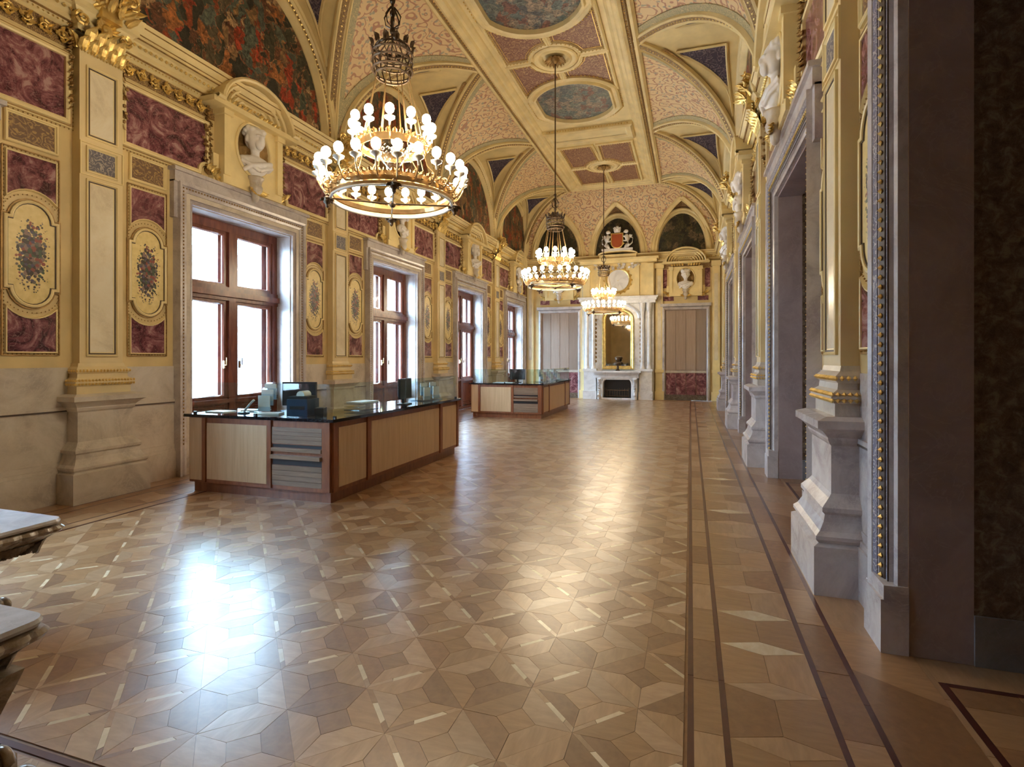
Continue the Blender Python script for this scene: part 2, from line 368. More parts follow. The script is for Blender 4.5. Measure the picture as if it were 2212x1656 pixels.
def clipx(pts, x0, x1, y0, y1):
    for ax, lim, sg in ((0, x0, 1), (0, x1, -1), (1, y0, 1), (1, y1, -1)):
        out = []
        for i in range(len(pts)):
            a, b = pts[i], pts[(i+1) % len(pts)]; da, db = sg*(a[ax]-lim), sg*(b[ax]-lim)
            if da >= 0: out.append(a)
            if da*db < 0: t = da/(da-db); out.append((a[0]+(b[0]-a[0])*t, a[1]+(b[1]-a[1])*t))
        pts = out
        if len(pts) < 3: return []
    return pts
def put(pts, tone, x0, x1, y0, y1):
    p = clipx(pts, x0, x1, y0, y1)
    if len(p) < 3: return
    A = 0.5*abs(sum(p[i][0]*p[(i+1) % len(p)][1]-p[(i+1) % len(p)][0]*p[i][1] for i in range(len(p))))
    if A < 2e-4: return
    c, q = piece(p, 0.0, 0.004 if tone != 5 else 0.0005)
    pieces.append((c, q, tone))
# field: squares laid on the diagonal, each a pinwheel of blocks round a small square with pale laths
def cell(cx, cy, x0, x1, y0, y1, par):
    def L(a, b): return (cx+(a-b)*s2/2, cy+(a+b)*s2/2)   # a, b in -1..1 on the rotated square
    tones = [(0, 2, 1, 3), (3, 0, 2, 1), (1, 3, 0, 2), (2, 1, 3, 0)][par % 4]
    t = 0.36; w = 0.13
    quads = [[(-1, -1), (1, -1), (t, -t), (-t, -t)], [(1, -1), (1, 1), (t, t), (t, -t)], [(1, 1), (-1, 1), (-t, t), (t, t)], [(-1, 1), (-1, -1), (-t, -t), (-t, t)]]
    for i, q in enumerate(quads):
        if i in (0, 3):
            # a pale lath lies along the outer side of two of the four blocks
            p0, p1, p2, p3 = [Vector(v) for v in q]
            e0 = p0+(p3-p0)*w*1.6; e1 = p1+(p2-p1)*w*1.6; m0, m1 = p0.lerp(p1, 0.36), p0.lerp(p1, 0.80); n0, n1 = e0.lerp(e1, 0.36), e0.lerp(e1, 0.80)
            if par % 3 != 2:
                put([L(*m0), L(*m1), L(*n1), L(*n0)], 4, x0, x1, y0, y1)
                put([L(*v) for v in (p0, m0, n0, e0)], tones[(i+1) % 4], x0, x1, y0, y1); put([L(*v) for v in (m1, p1, e1, n1)], tones[(i+2) % 4], x0, x1, y0, y1)
                put([L(*v) for v in (e0, e1, p2, p3)], tones[i], x0, x1, y0, y1)
                continue
        put([L(*v) for v in q], tones[i], x0, x1, y0, y1)
    put([L(*v) for v in ((-t, -t), (t, -t), (t, t), (-t, t))], 2 if par % 2 else 0, x0, x1, y0, y1)
for zone in ((LA+.03, XA-.03, Y1+.03, YE-0.9), (LA+.03, XA-.03, YN, Y1-.03)):
    x0, x1, y0, y1 = zone
    for i in range(int((x1-x0)/s2)+3):
        for j in range(int((y1-y0)/s2)+3):
            if (i+j) % 2 == 0:
                cell(x0+i*s2, y0+j*s2, x0, x1, y0, y1, rnd.randrange(12))
def lath_run(xa, xb, y0, y1, step, tone_f):
    y = y0; k = 0
    while y < y1: put([(xa, y), (xb, y), (xb, min(y+step, y1)), (xa, min(y+step, y1))], tone_f(k), -99, 99, -99, 99); y += step; k += 1
for sg in (0, 1):
    mx = (lambda x: x) if sg == 0 else (lambda x: 2*XM-x)
    def rr(a, b): a, b = mx(a), mx(b); return min(a, b), max(a, b)
    for xx in (XA, XB_, XC, XD):
        a, b = rr(xx-.014, xx+.014); lath_run(a, b, YN, YE-.5, 1.6, lambda k: 5)
    a, b = rr(XA+.014, XB_-.014); lath_run(a, b, YN, YE-.5, .42, lambda k: (0, 1, 0, 2)[k % 4])
    a, b = rr(XC+.014, XD-.014); lath_run(a, b, YN, YE-.5, .55, lambda k: (2, 0, 2)[k % 3])
    a, b = rr(XB_+.014, XC-.014); m = (a+b)/2; y = YN; Lm = 0.42
    while y < YE-.6:                     # band of pointed lozenges
        put([(a, y), (m, y+.075), (b, y), (m, y-.075)], 2 if sg else (4, 3, 3, 3, 1)[rnd.randrange(5)], a, b, YN, YE)
        put([(a, y), (m, y+.075), (m, y+Lm-.075), (a, y+Lm)], (0, 1, 2)[rnd.randrange(3)], a, b, YN, YE)
        put([(m, y+.075), (b, y), (b, y+Lm), (m, y+Lm-.075)], (1, 0, 2)[rnd.randrange(3)], a, b, YN, YE)
        y += Lm
    a, b = rr(XD+.014, 1.17 if sg == 0 else 1.3); y = YN
    while y < YE-.5: put([(a, y), (b, y-.22), (b, y+.3), (a, y+.52)], (0, 1, 2)[rnd.randrange(3)], a, b, YN, YE); y += .52
lath_run(LA+.014, XA-.014, Y1-.014, Y1+.014, .1, lambda k: 5)
lath_run(LA+.014, XA-.014, YE-.9, YE, .3, lambda k: (0, 2)[k % 2])
put([(LD-.7, YE-.5), (XD+.4, YE-.5), (XD+.4, YE), (LD-.7, YE)], 0, -99, 99, -99, 99)
# floor inside the doorways on the right
for yc in (2.37, 7.12, 11.87, 16.62):
    a, b = yc-1.2, yc+1.2
    for k in range(6):
        put([(1.17, a+k*.4), (1.20, a+k*.4), (1.20, a+k*.4+.4), (1.17, a+k*.4+.4)], 1, 1, 4, a, b)
    put([(1.20, a), (1.235, a), (1.235, b-.24), (1.20, b-.24)], 5, 1, 4, a, b); put([(1.235, b-.275), (2.9, b-.275), (2.9, b-.24), (1.235, b-.24)], 5, 1, 4, a, b)
    put([(1.20, b-.24), (2.9, b-.24), (2.9, b), (1.20, b)], 1, 1, 4, a, b)
    for i in range(6):
        for j in range(8): put([(1.235+i*.28, a+j*.28), (1.235+i*.28+.28, a+j*.28), (1.235+i*.28+.28, a+j*.28+.28), (1.235+i*.28, a+j*.28+.28)], (0, 2)[(i+j) % 2], 1, 4, a, b-.275)
cth, sth = cos(math.radians(18.11)), sin(math.radians(18.11))
def seen(c):
    d = c[1]*cth-c[0]*sth
    if d < 2.15: return -1
    x = (c[0]*cth+c[1]*sth)/d
    return 1/d if abs(x) < 0.94 else -1
pieces.sort(key=lambda p: -seen(p[0])*(1 if p[2] != 4 else 1))
stuff = {}
for n, (c, q, tone) in enumerate(pieces):
    if n < 300 and len(q) >= 3:
        mb = MB(); add_piece(mb, q, c[0], c[1]); obj('parquet_block', mb, 'w%d' % tone, floor, (c[0], c[1], 0))
    else:
        add_piece(stuff.setdefault(0, MB()), q, 0, 0, tone)
obj('parquet_blocks', stuff[0], ['w%d' % i for i in range(6)], floor, kind='stuff')

# ------------------------------------------------------------ walls (local: x along, y outwards into the room, z up)
ZS, ZC, ZT = 5.95, 8.40, 8.75
CENTRES = [-2.38, 2.37, 7.12, 11.87, 16.62, 21.37]
PILS = [-0.005, 4.745, 9.495, 14.245, 18.995]
def wall(name, u0, u1, openings, th, mat, **kw):
    mb = MB(); u = u0
    for a, b, z0, z1 in sorted(openings):
        mb.wbox(u, a, 0, ZT, -th, 0)
        if z0 > 0: mb.wbox(a, b, 0, z0, -th, 0)
        mb.wbox(a, b, z1, ZT, -th, 0); u = b
    mb.wbox(u, u1, 0, ZT, -th, 0)
    return obj(name, mb, mat, kind='structure', **kw)
L2W = lambda yc: -yc       # left wall: local x = -Y
wl = wall('wall_left', -YE, -YN, [(-yc-1.05, -yc+1.05, 0.0, 3.88) for yc in CENTRES[1:]], 0.62, 'gold_plaster', loc=(XL, 0, 0), rz=-pi/2)
wr = wall('wall_right', YN, YE, [(yc-1.2, yc+1.2, 0, 3.9) for yc in CENTRES[1:5]], 0.30, 'gold_plaster', loc=(XR, 0, 0), rz=pi/2)
wf = wall('wall_far', -XR-.3, -XL+.6, [], 0.3, 'gold_plaster', loc=(0, YE, 0), rz=pi)
wn = wall('wall_near', XL-.6, XR+.3, [], 0.3, 'gold_plaster', loc=(0, YN, 0), rz=0)
sky_cover = obj('ceiling', MB().box(XL-.7, XR+2.4, YN-.4, YE+.4, ZT, ZT+.15), 'cream', kind='structure')  # unseen slab over the vault, added to keep sky light out
# lobby behind the right-hand doorways
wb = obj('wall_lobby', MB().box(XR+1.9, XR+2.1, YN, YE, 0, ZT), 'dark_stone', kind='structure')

# ---- shared meshes for one bay -------------------------------------------------
def ovalpath(n=12):
    p = [(-.235, -.36), ] + [(-.195, -.36)] + arc(0, -.36, .185, .195, pi, 2*pi, n)[0:] + [(.195, -.36), (.235, -.36), (.235, .36), (.195, .36)] + arc(0, .36, .185, .195, 0, pi, n) + [(-.195, .36), (-.235, .36)]
    out = []
    for q in p:
        if not out or (abs(out[-1][0]-q[0])+abs(out[-1][1]-q[1])) > 0.004: out.append(q)
    return out
OV = ovalpath()
G = {}
def small_set():
    """one narrow strip of panels beside a pilaster, local origin at the middle of the oval (z 2.80)"""
    G['oval'] = MB().poly(OV, W_, .012).mesh('oval_panel', 'bouquet')
    m = MB(); m.frame(OV, [(0, .0), (0, .03), (-.014, .036), (-.03, .03), (-.034, 0)], W_)
    m.k = 1; m.frame(OV, [(-.04, 0), (-.04, .016), (-.052, .016), (-.052, 0)], W_)
    m.k = 2; m.frame(OV, [(.0, .012), (.0, .02), (.009, .02), (.009, .012)], W_)
    G['oval_frame'] = m.mesh('oval_frame', ['cream', 'dark_gilt', 'dark_line'])
    up = [(-.235, 1.07), ] + [(-.235, .62)] + arc(0, .36, .33, .35, pi-.78, .78, 8) + [(.235, .62), (.235, 1.07)]
    up = up[::-1] if False else up
    G['up'] = MB().poly(up, W_, .014).mesh('marble_panel', 'red_marble')
    lo = [(u, -v) for u, v in up]
    G['lo'] = MB().poly(lo, W_, .014).mesh('marble_panel', 'red_marble')
    m = MB()
    for p, s in ((up, 1), (lo, -1)):
        m.frame(p, [(0, .0), (0, .024), (-.012*s, .028), (-.022*s, 0)], W_)
    # plain panel ground plate behind
    m.k = 1
    for u in (-.275, .275): m.wbox(u-.006, u+.006, -1.11, 1.12, 0, .014)
    for v in (-1.11, 1.12): m.wbox(-.275, .275, v-.006, v+.006, 0, .014)
    G['strip_frame'] = m.mesh('panel_frame', ['cream', 'dark_gilt'])
    b = MB(); b.beads(rect(-.262, .262, -1.095, 1.105), .040, .0095, W_, .012); 
    b.beads([(u*1.42, v*1.0+(.09 if v > 0 else -.09)) for u, v in arc(0, .36, .185, .195, .35, pi-.35, 14)], .03, .0085, W_, .014, False)
    b.beads([(u*1.42, v-.09) for u, v in arc(0, -.36, .185, .195, pi+.35, 2*pi-.35, 14)], .03, .0085, W_, .014, False)
    G['strip_beads'] = b.mesh('bead_border', 'dark_gilt')
    G['little'] = MB().poly(rect(-.235, .235, 1.19, 1.49), W_, .012).mesh('scroll_panel', 'brown_scroll')
    G['little_f'] = MB().frame(rect(-.26, .26, 1.165, 1.515), MOULD, W_).mesh('panel_frame', 'cream')
small_set()
def big_set(sg):
    a, b = sorted((sg*.80, sg*2.02)); z0, z1 = 4.43, 5.14
    inn = sg*.80
    if sg > 0: p = [(a+.18, z0), (b, z0), (b, z1), (a, z1), (a, z0+.2)] + arc(a, z0, .14, .15, pi/2, 0, 5)
    else: p = [(a, z0), (b-.18, z0)] + arc(b, z0, .14, .15, pi, pi/2, 5) + [(b, z0+.2), (b, z1), (a, z1)]
    q = []
    for t in p:
        if not q or abs(q[-1][0]-t[0])+abs(q[-1][1]-t[1]) > .01: q.append(t)
    m = MB().poly(q, W_, .016).mesh('marble_panel', 'red_marble')
    f = MB(); f.frame(q, [(0, .016), (0, .05), (-.02, .06), (-.035, .05), (-.05, .05), (-.06, .02), (-.085, .02), (-.09, 0)], W_)
    f.k = 1; f.frame(q, [(-.060, .02), (-.060, .032), (-.072, .032), (-.072, .02)], W_)
    bd = MB(); bd.beads([(u, v) for u, v in rect(a-.1, b+.1, z0-.1, z1+.07)], .045, .011, W_, .012)
    return m, f.mesh('panel_frame', ['cream', 'dark_gilt']), bd.mesh('bead_border', 'dark_gilt')
G['bigL'] = big_set(-1); G['bigR'] = big_set(1)
# frieze scrolls of gilded foliage above the panels
def frieze_mesh(u0, u1, z=5.37):
    m = MB(); n = int((u1-u0)/.17)
    for i in range(n):
        u = u0+(i+.5)*(u1-u0)/n; fl = 1 if i % 2 else -1
        m.spiral((u, z), .075, 1.6, W_, .035, .013, fl, fl*pi/2)
        for k in range(4):
            a = k*1.57+i; m.leaf((u+.02*cos(a), .03, z+.02*sin(a)), (cos(a), .1, sin(a)), (0, 1, 0), .045, .09, .3)
        m.ball((u, .05, z), .018, 6, 4)
    return m.mesh('foliage_frieze', 'gilt')
G['friezeL'] = frieze_mesh(-2.08, -.82); G['friezeR'] = frieze_mesh(.82, 2.08)
def drop_mesh():
    m = MB(); r = random.Random(3)
    for i in range(30):
        z = -i*.033; w = .075*sin(pi*(.12+.8*i/30))+.02; a = r.uniform(0, 6.28)
        m.leaf((r.uniform(-w, w)*.5, .01, z), (cos(a)*.6, .2, -1), (r.uniform(-.5, .5), 1, 0), .06, .085, .4)
        if i % 3 == 0: m.ball((r.uniform(-w, w), .035, z), .024, 6, 4)
    return m.mesh('hanging_garland', 'dark_gilt')  # gilded garland in a darker tone, its shade put into the colour
G['drop'] = drop_mesh()
# pilaster
def ressaut(mb, w, prof, T=None):
    """moulded block standing out from the wall: prof is (extra half-width and projection, z)"""
    rr = []
    for e, z in prof:
        rr.append([(-w-e, 0, z), (-w-e, .0+w_out+e, z), (w+e, w_out+e, z), (w+e, 0, z)])
    mb.rings(rr, close=False); mb.face([len(mb.v)-4, len(mb.v)-3, len(mb.v)-2, len(mb.v)-1])
w_out = .18
BASEP = [(.165, 0), (.165, .34), (.13, .36), (.15, .385), (.15, .41), (.12, .44), (.09, .50), (.08, .55), (.10, .57), (.10, .60), (.05, .66), (.03, .69), (.03, 1.03), (.045, 1.05), (.055, 1.075), (.055, 1.09), (.10, 1.14), (.135, 1.16), (.135, 1.215), (.07, 1.24)]
SHBASE = [(.05, 1.24), (.05, 1.33), (.06, 1.34), (.08, 1.365), (.08, 1.385), (.06, 1.41), (.03, 1.43), (.025, 1.475), (.04, 1.49), (.05, 1.51), (.04, 1.53), (.01, 1.56), (0, 1.60)]
w_out = .165; m = MB(); ressaut(m, .295, BASEP); G['pil_base'] = m.mesh('pilaster_pedestal', 'pale_stone')
G['pil_base_r'] = m.mesh('pilaster_pedestal', 'lilac_stone')
w_out = .12
m = MB(); ressaut(m, .27, SHBASE); G['pil_shbase'] = m.mesh('pilaster_foot', 'shaft'); G['pil_shbase_r'] = m.mesh('pilaster_foot', 'pale_stone')
m = MB()
for z in (1.355, 1.395, 1.51):
    e = .075 if z < 1.5 else .045
    path = [(-.27-e, 0), (-.27-e, .12+e), (.27+e, .12+e), (.27+e, 0)]
    m.beads(path, .038, .02, lambda u, v, h: (u, v, z), 0, False)
path = [(-.35, 0), (-.35, .215), (.35, .215), (.35, 0)]; m.beads(path, .036, .017, lambda u, v, h: (u, v, 1.115), 0, False)
G['pil_beads'] = m.mesh('gilded_beading', 'gilt')
m = MB(); m.wbox(-.255, .255, 1.58, 5.3, 0, .12); G['pil_shaft'] = m.mesh('pilaster_shaft', 'shaft')
m = MB(); f = MB()
for a, b, in ((1.68, 3.78), (4.27, 5.12)):
    m.poly(rect(-.135, .135, a+.05, b-.05), W_, .124)
    f.frame(rect(-.185, .185, a, b), [(0, .12), (0, .14), (.012, .145), (.022, .13), (.05, .124)], W_); f.k = 1
    f.frame(rect(-.16, .16, a+.025, b-.025), [(0, .12), (0, .133), (.014, .133), (.014, .12)], W_); f.k = 0
G['pil_inset'] = m.mesh('shaft_panel', 'shaft_inset'); 
f.frame(rect(-.185, .185, 3.86, 4.17), [(0, .12), (0, .14), (.012, .145), (.022, .13), (.03, .124)], W_)
f.k = 2; f.frame([(-.255, 3.82), (.255, 3.82), (.255, 4.21), (-.255, 4.21)], [(0, .12), (0, .135), (.012, .135), (.012, .12)], W_)
G['pil_frame'] = f.mesh('shaft_frame', ['cream', 'dark_line', 'cream'])
G['pil_sq'] = MB().poly(rect(-.155, .155, 3.89, 4.14), W_, .125).mesh('square_panel', 'grey_scroll')
m = MB()
for k in range(5): m.leaf((-.22+.11*k, .12, 5.27), (0, .1, 1), (0, 1, 0), .11, .2, .35)
for k in range(4): m.leaf((-.165+.11*k, .13, 5.33), (0, .1, 1), (0, 1, 0), .13, .28, .45)
for s in (-1, 1):
    m.leaf((s*.26, .07, 5.29), (0, 0, 1), (s, .3, 0), .1, .22, .4)
    m.spiral((s*.25, 5.62), .085, 1.8, W_, .17, .022, -s, pi/2)
m.ball((0, .2, 5.60), .07, 10, 6, (1, .7, 1.2))
for k in range(9): a = pi*k/8; m.leaf((.05*cos(a), .19, 5.60+.05*sin(a)), (cos(a), .1, sin(a)), (0, 1, 0), .05, .12, .3)
m.beads([(-.27, 5.27), (.27, 5.27)], .035, .016, W_, .125, False)
G['capital'] = m.mesh('leafy_capital', 'gilt')
m = MB()
for k in range(26):
    a = rnd.uniform(0, 6.28); u = rnd.uniform(-.27, .27); z = rnd.uniform(5.76, 6.08)
    m.leaf((u, .26+rnd.uniform(-.05, .08), z), (cos(a), .4, abs(sin(a))), (u, 1, 0), .10, .18, .45)
for s in (-1, 1): m.spiral((s*.2, 6.05), .11, 1.7, W_, .34, .024, s, -pi/2)
m.wbox(-.12, .12, 5.7, 6.1, .05, .30)
G['crest'] = m.mesh('gilded_crest', 'gilt')
# cornice block over pilaster
CORN = [(0, 5.50), (.03, 5.52), (.03, 5.56), (.06, 5.60), (.06, 5.64), (.14, 5.72), (.20, 5.74), (.20, 5.80), (.26, 5.87), (.28, 5.93), (.20, 5.95), (0, 5.98)]
m = MB(); w_out = .12; ressaut(m, .27, [(e*.6, z) for e, z in CORN]); G['corn_block'] = m.mesh('cornice_block', 'cream')
# window/door surround
def surround(hw, zt, wd, ear, ztop):
    p = [(-hw, 0), (-hw, zt), (hw, zt), (hw, 0)]
    m = MB(); prof = [(0, 0), (0, .05), (.03, .06), (.06, .05), (.06, .075), (.13, .075), (.13, .09), (.17, .10), (.20, .09), (wd-.06, .09), (wd-.05, .12), (wd-.01, .13), (wd, 0)]
    m.frame(p, prof, W_, closed=False)
    m.k = 1; m.frame([(u, v) for u, v in p], [(.062, .075), (.062, .079), (.128, .079), (.128, .075)], W_, closed=False)
    m.k = 0
    # lintel slab with ears
    m.wbox(-hw-wd-ear, hw+wd+ear, zt+wd-.02, ztop, 0, .10); m.wbox(-hw-wd-ear-.03, hw+wd+ear+.03, ztop-.05, ztop, 0, .14)
    m.wbox(-hw-wd-ear, -hw-wd+.02, zt-.25, zt+wd, 0, .08); m.wbox(hw+wd-.02, hw+wd+ear, zt-.25, zt+wd, 0, .08)
    b = MB(); b.beads([(-hw-.185, 0.4), (-hw-.185, zt+.185), (hw+.185, zt+.185), (hw+.185, .4)], .05, .016, W_, .10, False)
    return m, b
m, b = surround(1.05, 3.88, .27, .05, 4.33); G['win_sur'] = m.mesh('window_surround', ['lilac_stone', 'pale_stone']); G['win_beads'] = b.mesh('bead_border', 'dark_gilt')
m, b = surround(1.2, 3.9, .26, .10, 4.35); G['door_sur'] = m.mesh('door_surround', ['lilac_stone', 'blue_frame'])
m = MB(); m.frame([(-1.2, .3), (-1.2, 3.9), (1.2, 3.9), (1.2, .3)], [(.095, .078), (.095, .086), (.145, .100), (.145, .09)], W_, closed=False)
m.frame([(-1.2, .3), (-1.2, 3.9), (1.2, 3.9), (1.2, .3)], [(.06, .075), (.06, .083), (.065, .083), (.065, .075)], W_, closed=False)
G['door_line'] = m.mesh('dark_inlay', 'dark_line')
m = MB(); m.frame([(-1.2, .34), (-1.2, 3.9), (1.2, 3.9), (1.2, .34)], [(.165, .092), (.165, .104), (.235, .120), (.235, .09)], W_, closed=False); G['door_orn'] = m.mesh('carved_band', 'blue_frame')
m = MB(); m.beads([(-1.2-.12, .34), (-1.2-.12, 4.02), (1.2+.12, 4.02), (1.2+.12, .34)], .055, .017, W_, .098, False); G['door_beads'] = m.mesh('gilded_beading', 'gilt')
m = MB(); m.wbox(-1.50, -1.19, 0, .30, 0, .135); m.wbox(1.19, 1.50, 0, .30, 0, .135); m.wbox(-1.49, -1.192, .30, .38, 0, .12); m.wbox(1.192, 1.49, .30, .38, 0, .12)
G['door_plinth'] = m.mesh('surround_plinth', 'lilac_stone')
# aedicule with round niche, shell pediment and bracket for the bust
def plate_hole(mb, hw, z0, z1, cz, rx, rz, h0, h1, n=32):
    inner = []; outer = []
    for i in range(n):
        a = 2*pi*(i+.5)/n; inner.append((rx*cos(a), cz+rz*sin(a)))
        t = min((hw/abs(cos(a))) if abs(cos(a)) > 1e-6 else 9e9, ((z1-cz) if sin(a) > 0 else (cz-z0))/max(abs(sin(a)), 1e-6))
        outer.append((t*cos(a), cz+t*sin(a)))
    mb.rings([[W_(u, v, h0) for u, v in outer], [W_(u, v, h1) for u, v in outer], [W_(u, v, h1) for u, v in inner], [W_(u, v, h0) for u, v in inner]])
NZ = 5.02
m = MB(); plate_hole(m, .56, 4.33, 5.50, NZ, .33, .40, 0, .16)
m.wbox(-.62, .62, 4.33, 4.45, 0, .18); 
for s in (-1, 1):
    m.wbox(s*.56-.06, s*.56+.06, 4.45, 5.42, 0, .20); m.wbox(s*.56-.09, s*.56+.09, 5.36, 5.50, 0, .23)
    m.wbox(s*.68-.05, s*.68+.05, 4.33, 4.75, 0, .10)
m.frame([(-.33*1.0, NZ)] if False else arc(0, NZ, .33, .40, 0, 2*pi, 32)[:-1], [(-.05, .16), (-.05, .175), (-.03, .19), (-.01, .18), (0, .16)], W_)
G['aed'] = m.mesh('niche_surround', 'cream')
m = MB(); m.rings([[(0+.34*r*cos(2*pi*i/24), .155*(r**4)+.004, NZ+.41*r*sin(2*pi*i/24)) for i in range(24)] for r in (.02, .3, .55, .75, .88, .96, 1.0)]); G['niche'] = m.mesh('niche_shell', 'dark_gilt', True)
m = MB(); path = [(-.86, 5.50)] + arc(0, 5.50, .72, .52, pi, 0, 16) + [(.86, 5.50)]
m.frame(path, [(0, 0), (0, .26), (.0, .34), (.03, .36), (.06, .34), (.06, .0)], W_, closed=False)
for k in range(1, 6):
    f_ = 1-k*.13; m.frame(arc(0, 5.50, .72*f_, .52*f_, pi, 0, 14), [(0, 0), (0, .28-.035*k), (.03, .30-.035*k), (.045, .27-.035*k), (.045, 0)], W_, closed=False)
m.wbox(-.90, .90, 5.44, 5.52, 0, .30)
G['pediment'] = m.mesh('segmental_pediment', 'cream')
m = MB()
m.lathe([(.02, 4.18), (.05, 4.22), (.06, 4.30), (.10, 4.36), (.11, 4.42), (.09, 4.46), (.10, 4.52), (.13, 4.56), (.13, 4.585)], 14, (0, .2, 0), cap=True)
G['bracket'] = m.mesh('bust_bracket', 'pale_stone', True)
m = MB()
for s in (-1, 1):
    m.spiral((s*.62, 4.42), .12, 1.7, W_, .10, .03, s, pi/2)
    for k in range(6): a = k*1.05; m.leaf((s*(.66+.03*k), .1, 4.36+.02*k), (s*cos(a)*.5, .3, 1), (0, 1, 0), .08, .12, .4)
for k in range(9): a = pi*k/8; m.leaf((.10*cos(a), .22, 4.38), (cos(a), .2, -.3-sin(a)), (0, 1, 0), .06, .13, .3)
for s in (-1, 1): 
    for k in range(5): m.leaf((s*(.1+.1*k), .17, 5.53), (s*.4, .2, 1), (0, 1, 0), .08, .13, .3)
G['aed_orn'] = m.mesh('gilded_foliage', 'gilt')
# dado between pilasters and openings
def dado(a, b, mat):
    m = MB()
    for u0, u1 in ((a, b), (-b, -a)):
        m.wbox(u0, u1, 0, .36, 0, .06); m.wbox(u0, u1, .36, .40, 0, .045); m.wbox(u0, u1, .40, .46, 0, .03); m.wbox(u0, u1, .46, 1.05, 0, .02); m.wbox(u0, u1, 1.05, 1.09, 0, .035); m.wbox(u0, u1, 1.09, 1.55, 0, .015)
    return m.mesh('dado_slab', mat)
G['dadoL'] = dado(1.32, 2.06, 'pale_stone'); G['dadoR'] = dado(1.46, 2.06, 'lilac_stone')
m = MB()
for u0, u1 in ((1.32, 2.06), (-2.06, -1.32)): m.wbox(u0, u1, 1.04, 1.055, 0, .037)
G['dado_line'] = m.mesh('dark_inlay', 'dark_line')
# lunette
AW, BW = 2.2, 2.42
def lunette_meshes(a, b, name, mat, sc=1.0):
    hw = a-.32*sc; hb = b-.32*sc
    p = MB().poly([(-hw, ZS), (hw, ZS)] + arc(0, ZS, hw, hb, 0, pi, 24)[1:-1], W_, .02).mesh('lunette_painting', mat)
    m = MB(); pr = [(0, .0), (0, .16), (.03, .19), (.06, .16), (.10, .16), (.13, .12), (.20, .12), (.23, .15), (.27, .15), (.32, .04), (.32, 0)]
    m.frame(arc(0, ZS, a, b, pi, 0, 28), [(-q*sc, h*sc) for q, h in pr] , W_, closed=False)
    m.k = 1; m.frame(arc(0, ZS, a, b, pi, 0, 28), [(-q*sc, h*sc) for q, h in ((.133, .124), (.197, .124))], W_, closed=False)
    g = MB(); g.beads(arc(0, ZS, a-.165*sc, b-.165*sc, pi, 0, 40), .07, .024*sc, W_, .125*sc, False)
    return p, m.mesh('archivolt', ['cream', 'rope']), g.mesh('gilded_beading', 'gilt')
# the profile inset runs to the left of the path: path goes clockwise seen from the room, so inset is negated
G['lun'] = lunette_meshes(AW, BW, 'lun', 'mural')
G['lund'] = lunette_meshes(AW, BW, 'lun', 'mural_dark')

def bay_parts(parent, x, side):
    L = side == 'left'
    cu = 1.70 if L else 1.78
    for s in (-1, 1):
        px = x+s*cu
        ov = inst('oval_panel', G['oval'], parent, (px, 0, 2.80)); inst('oval_frame', G['oval_frame'], ov)
        for k in ('up', 'lo'): inst('marble_panel', G[k], parent, (px, 0, 2.80))
        sf = inst('panel_frame', G['strip_frame'], parent, (px, 0, 2.80)); inst('bead_border', G['strip_beads'], sf, kind='stuff')
        lp = inst('scroll_panel', G['little'], parent, (px, 0, 2.80)); inst('panel_frame', G['little_f'], lp)
        mm, ff, bb = G['bigL' if s < 0 else 'bigR']
        bp = inst('marble_panel', mm, parent, (x, 0, 0)); inst('panel_frame', ff, bp); inst('bead_border', bb, bp, kind='stuff')
        inst('foliage_frieze', G['friezeL' if s < 0 else 'friezeR'], parent, (x, 0, 0))
        inst('hanging_garland', G['drop'], parent, (x+s*.77, .02, 5.42))
        
    a = inst('niche_surround', G['aed'], parent, (x, 0, 0)); inst('niche_shell', G['niche'], a); inst('gilded_foliage', G['aed_orn'], a)
    inst('segmental_pediment', G['pediment'], parent, (x, 0, 0)); inst('bust_bracket', G['bracket'], parent, (x, 0, 0))
    if L:
        w = inst('window_surround', G['win_sur'], parent, (x, 0, 0)); inst('bead_border', G['win_beads'], w, kind='stuff'); inst('dado_slab', G['dadoL'], parent, (x, 0, 0))
    else:
        w = inst('door_surround', G['door_sur'], parent, (x, 0, 0)); inst('dark_inlay', G['door_line'], w); inst('gilded_beading', G['door_beads'], w, kind='stuff'); inst('carved_band', G['door_orn'], w)
        inst('surround_plinth', G['door_plinth'], parent, (x, 0, 0)); inst('dado_slab', G['dadoR'], parent, (x, 0, 0))
    inst('dark_inlay', G['dado_line'], parent, (x, 0, 0))
    p, m, g = G['lun']
    inst('lunette_painting', p, parent, (x, 0, 0)); ar = inst('archivolt', m, parent, (x, 0, 0)); inst('gilded_beading', g, ar, kind='stuff')
def pilaster(parent, x, side):
    r = '_r' if side == 'right' else ''
    p = inst('pilaster', G['pil_base'+r], parent, (x, 0, 0))
    inst('pilaster_foot', G['pil_shbase'+r], p); inst('gilded_beading', G['pil_beads'], p, kind='stuff'); inst('shaft', G['pil_shaft'], p)
    inst('shaft_panel', G['pil_inset'], p); inst('shaft_frame', G['pil_frame'], p); inst('square_panel', G['pil_sq'], p)
    inst('capital', G['capital'], p); inst('gilded_crest', G['crest'], p); inst('cornice_block', G['corn_block'], p)
    for s in (-1, 1): inst('hanging_garland', G['drop'], p, (s*.275, .03, 5.55), s*-pi/2)
for yc in CENTRES[1:]: bay_parts(wl, -yc, 'left')
for yc in CENTRES[1:5]: bay_parts(wr, yc, 'right')
for y in PILS: pilaster(wl, -y, 'left'); pilaster(wr, y, 'right')
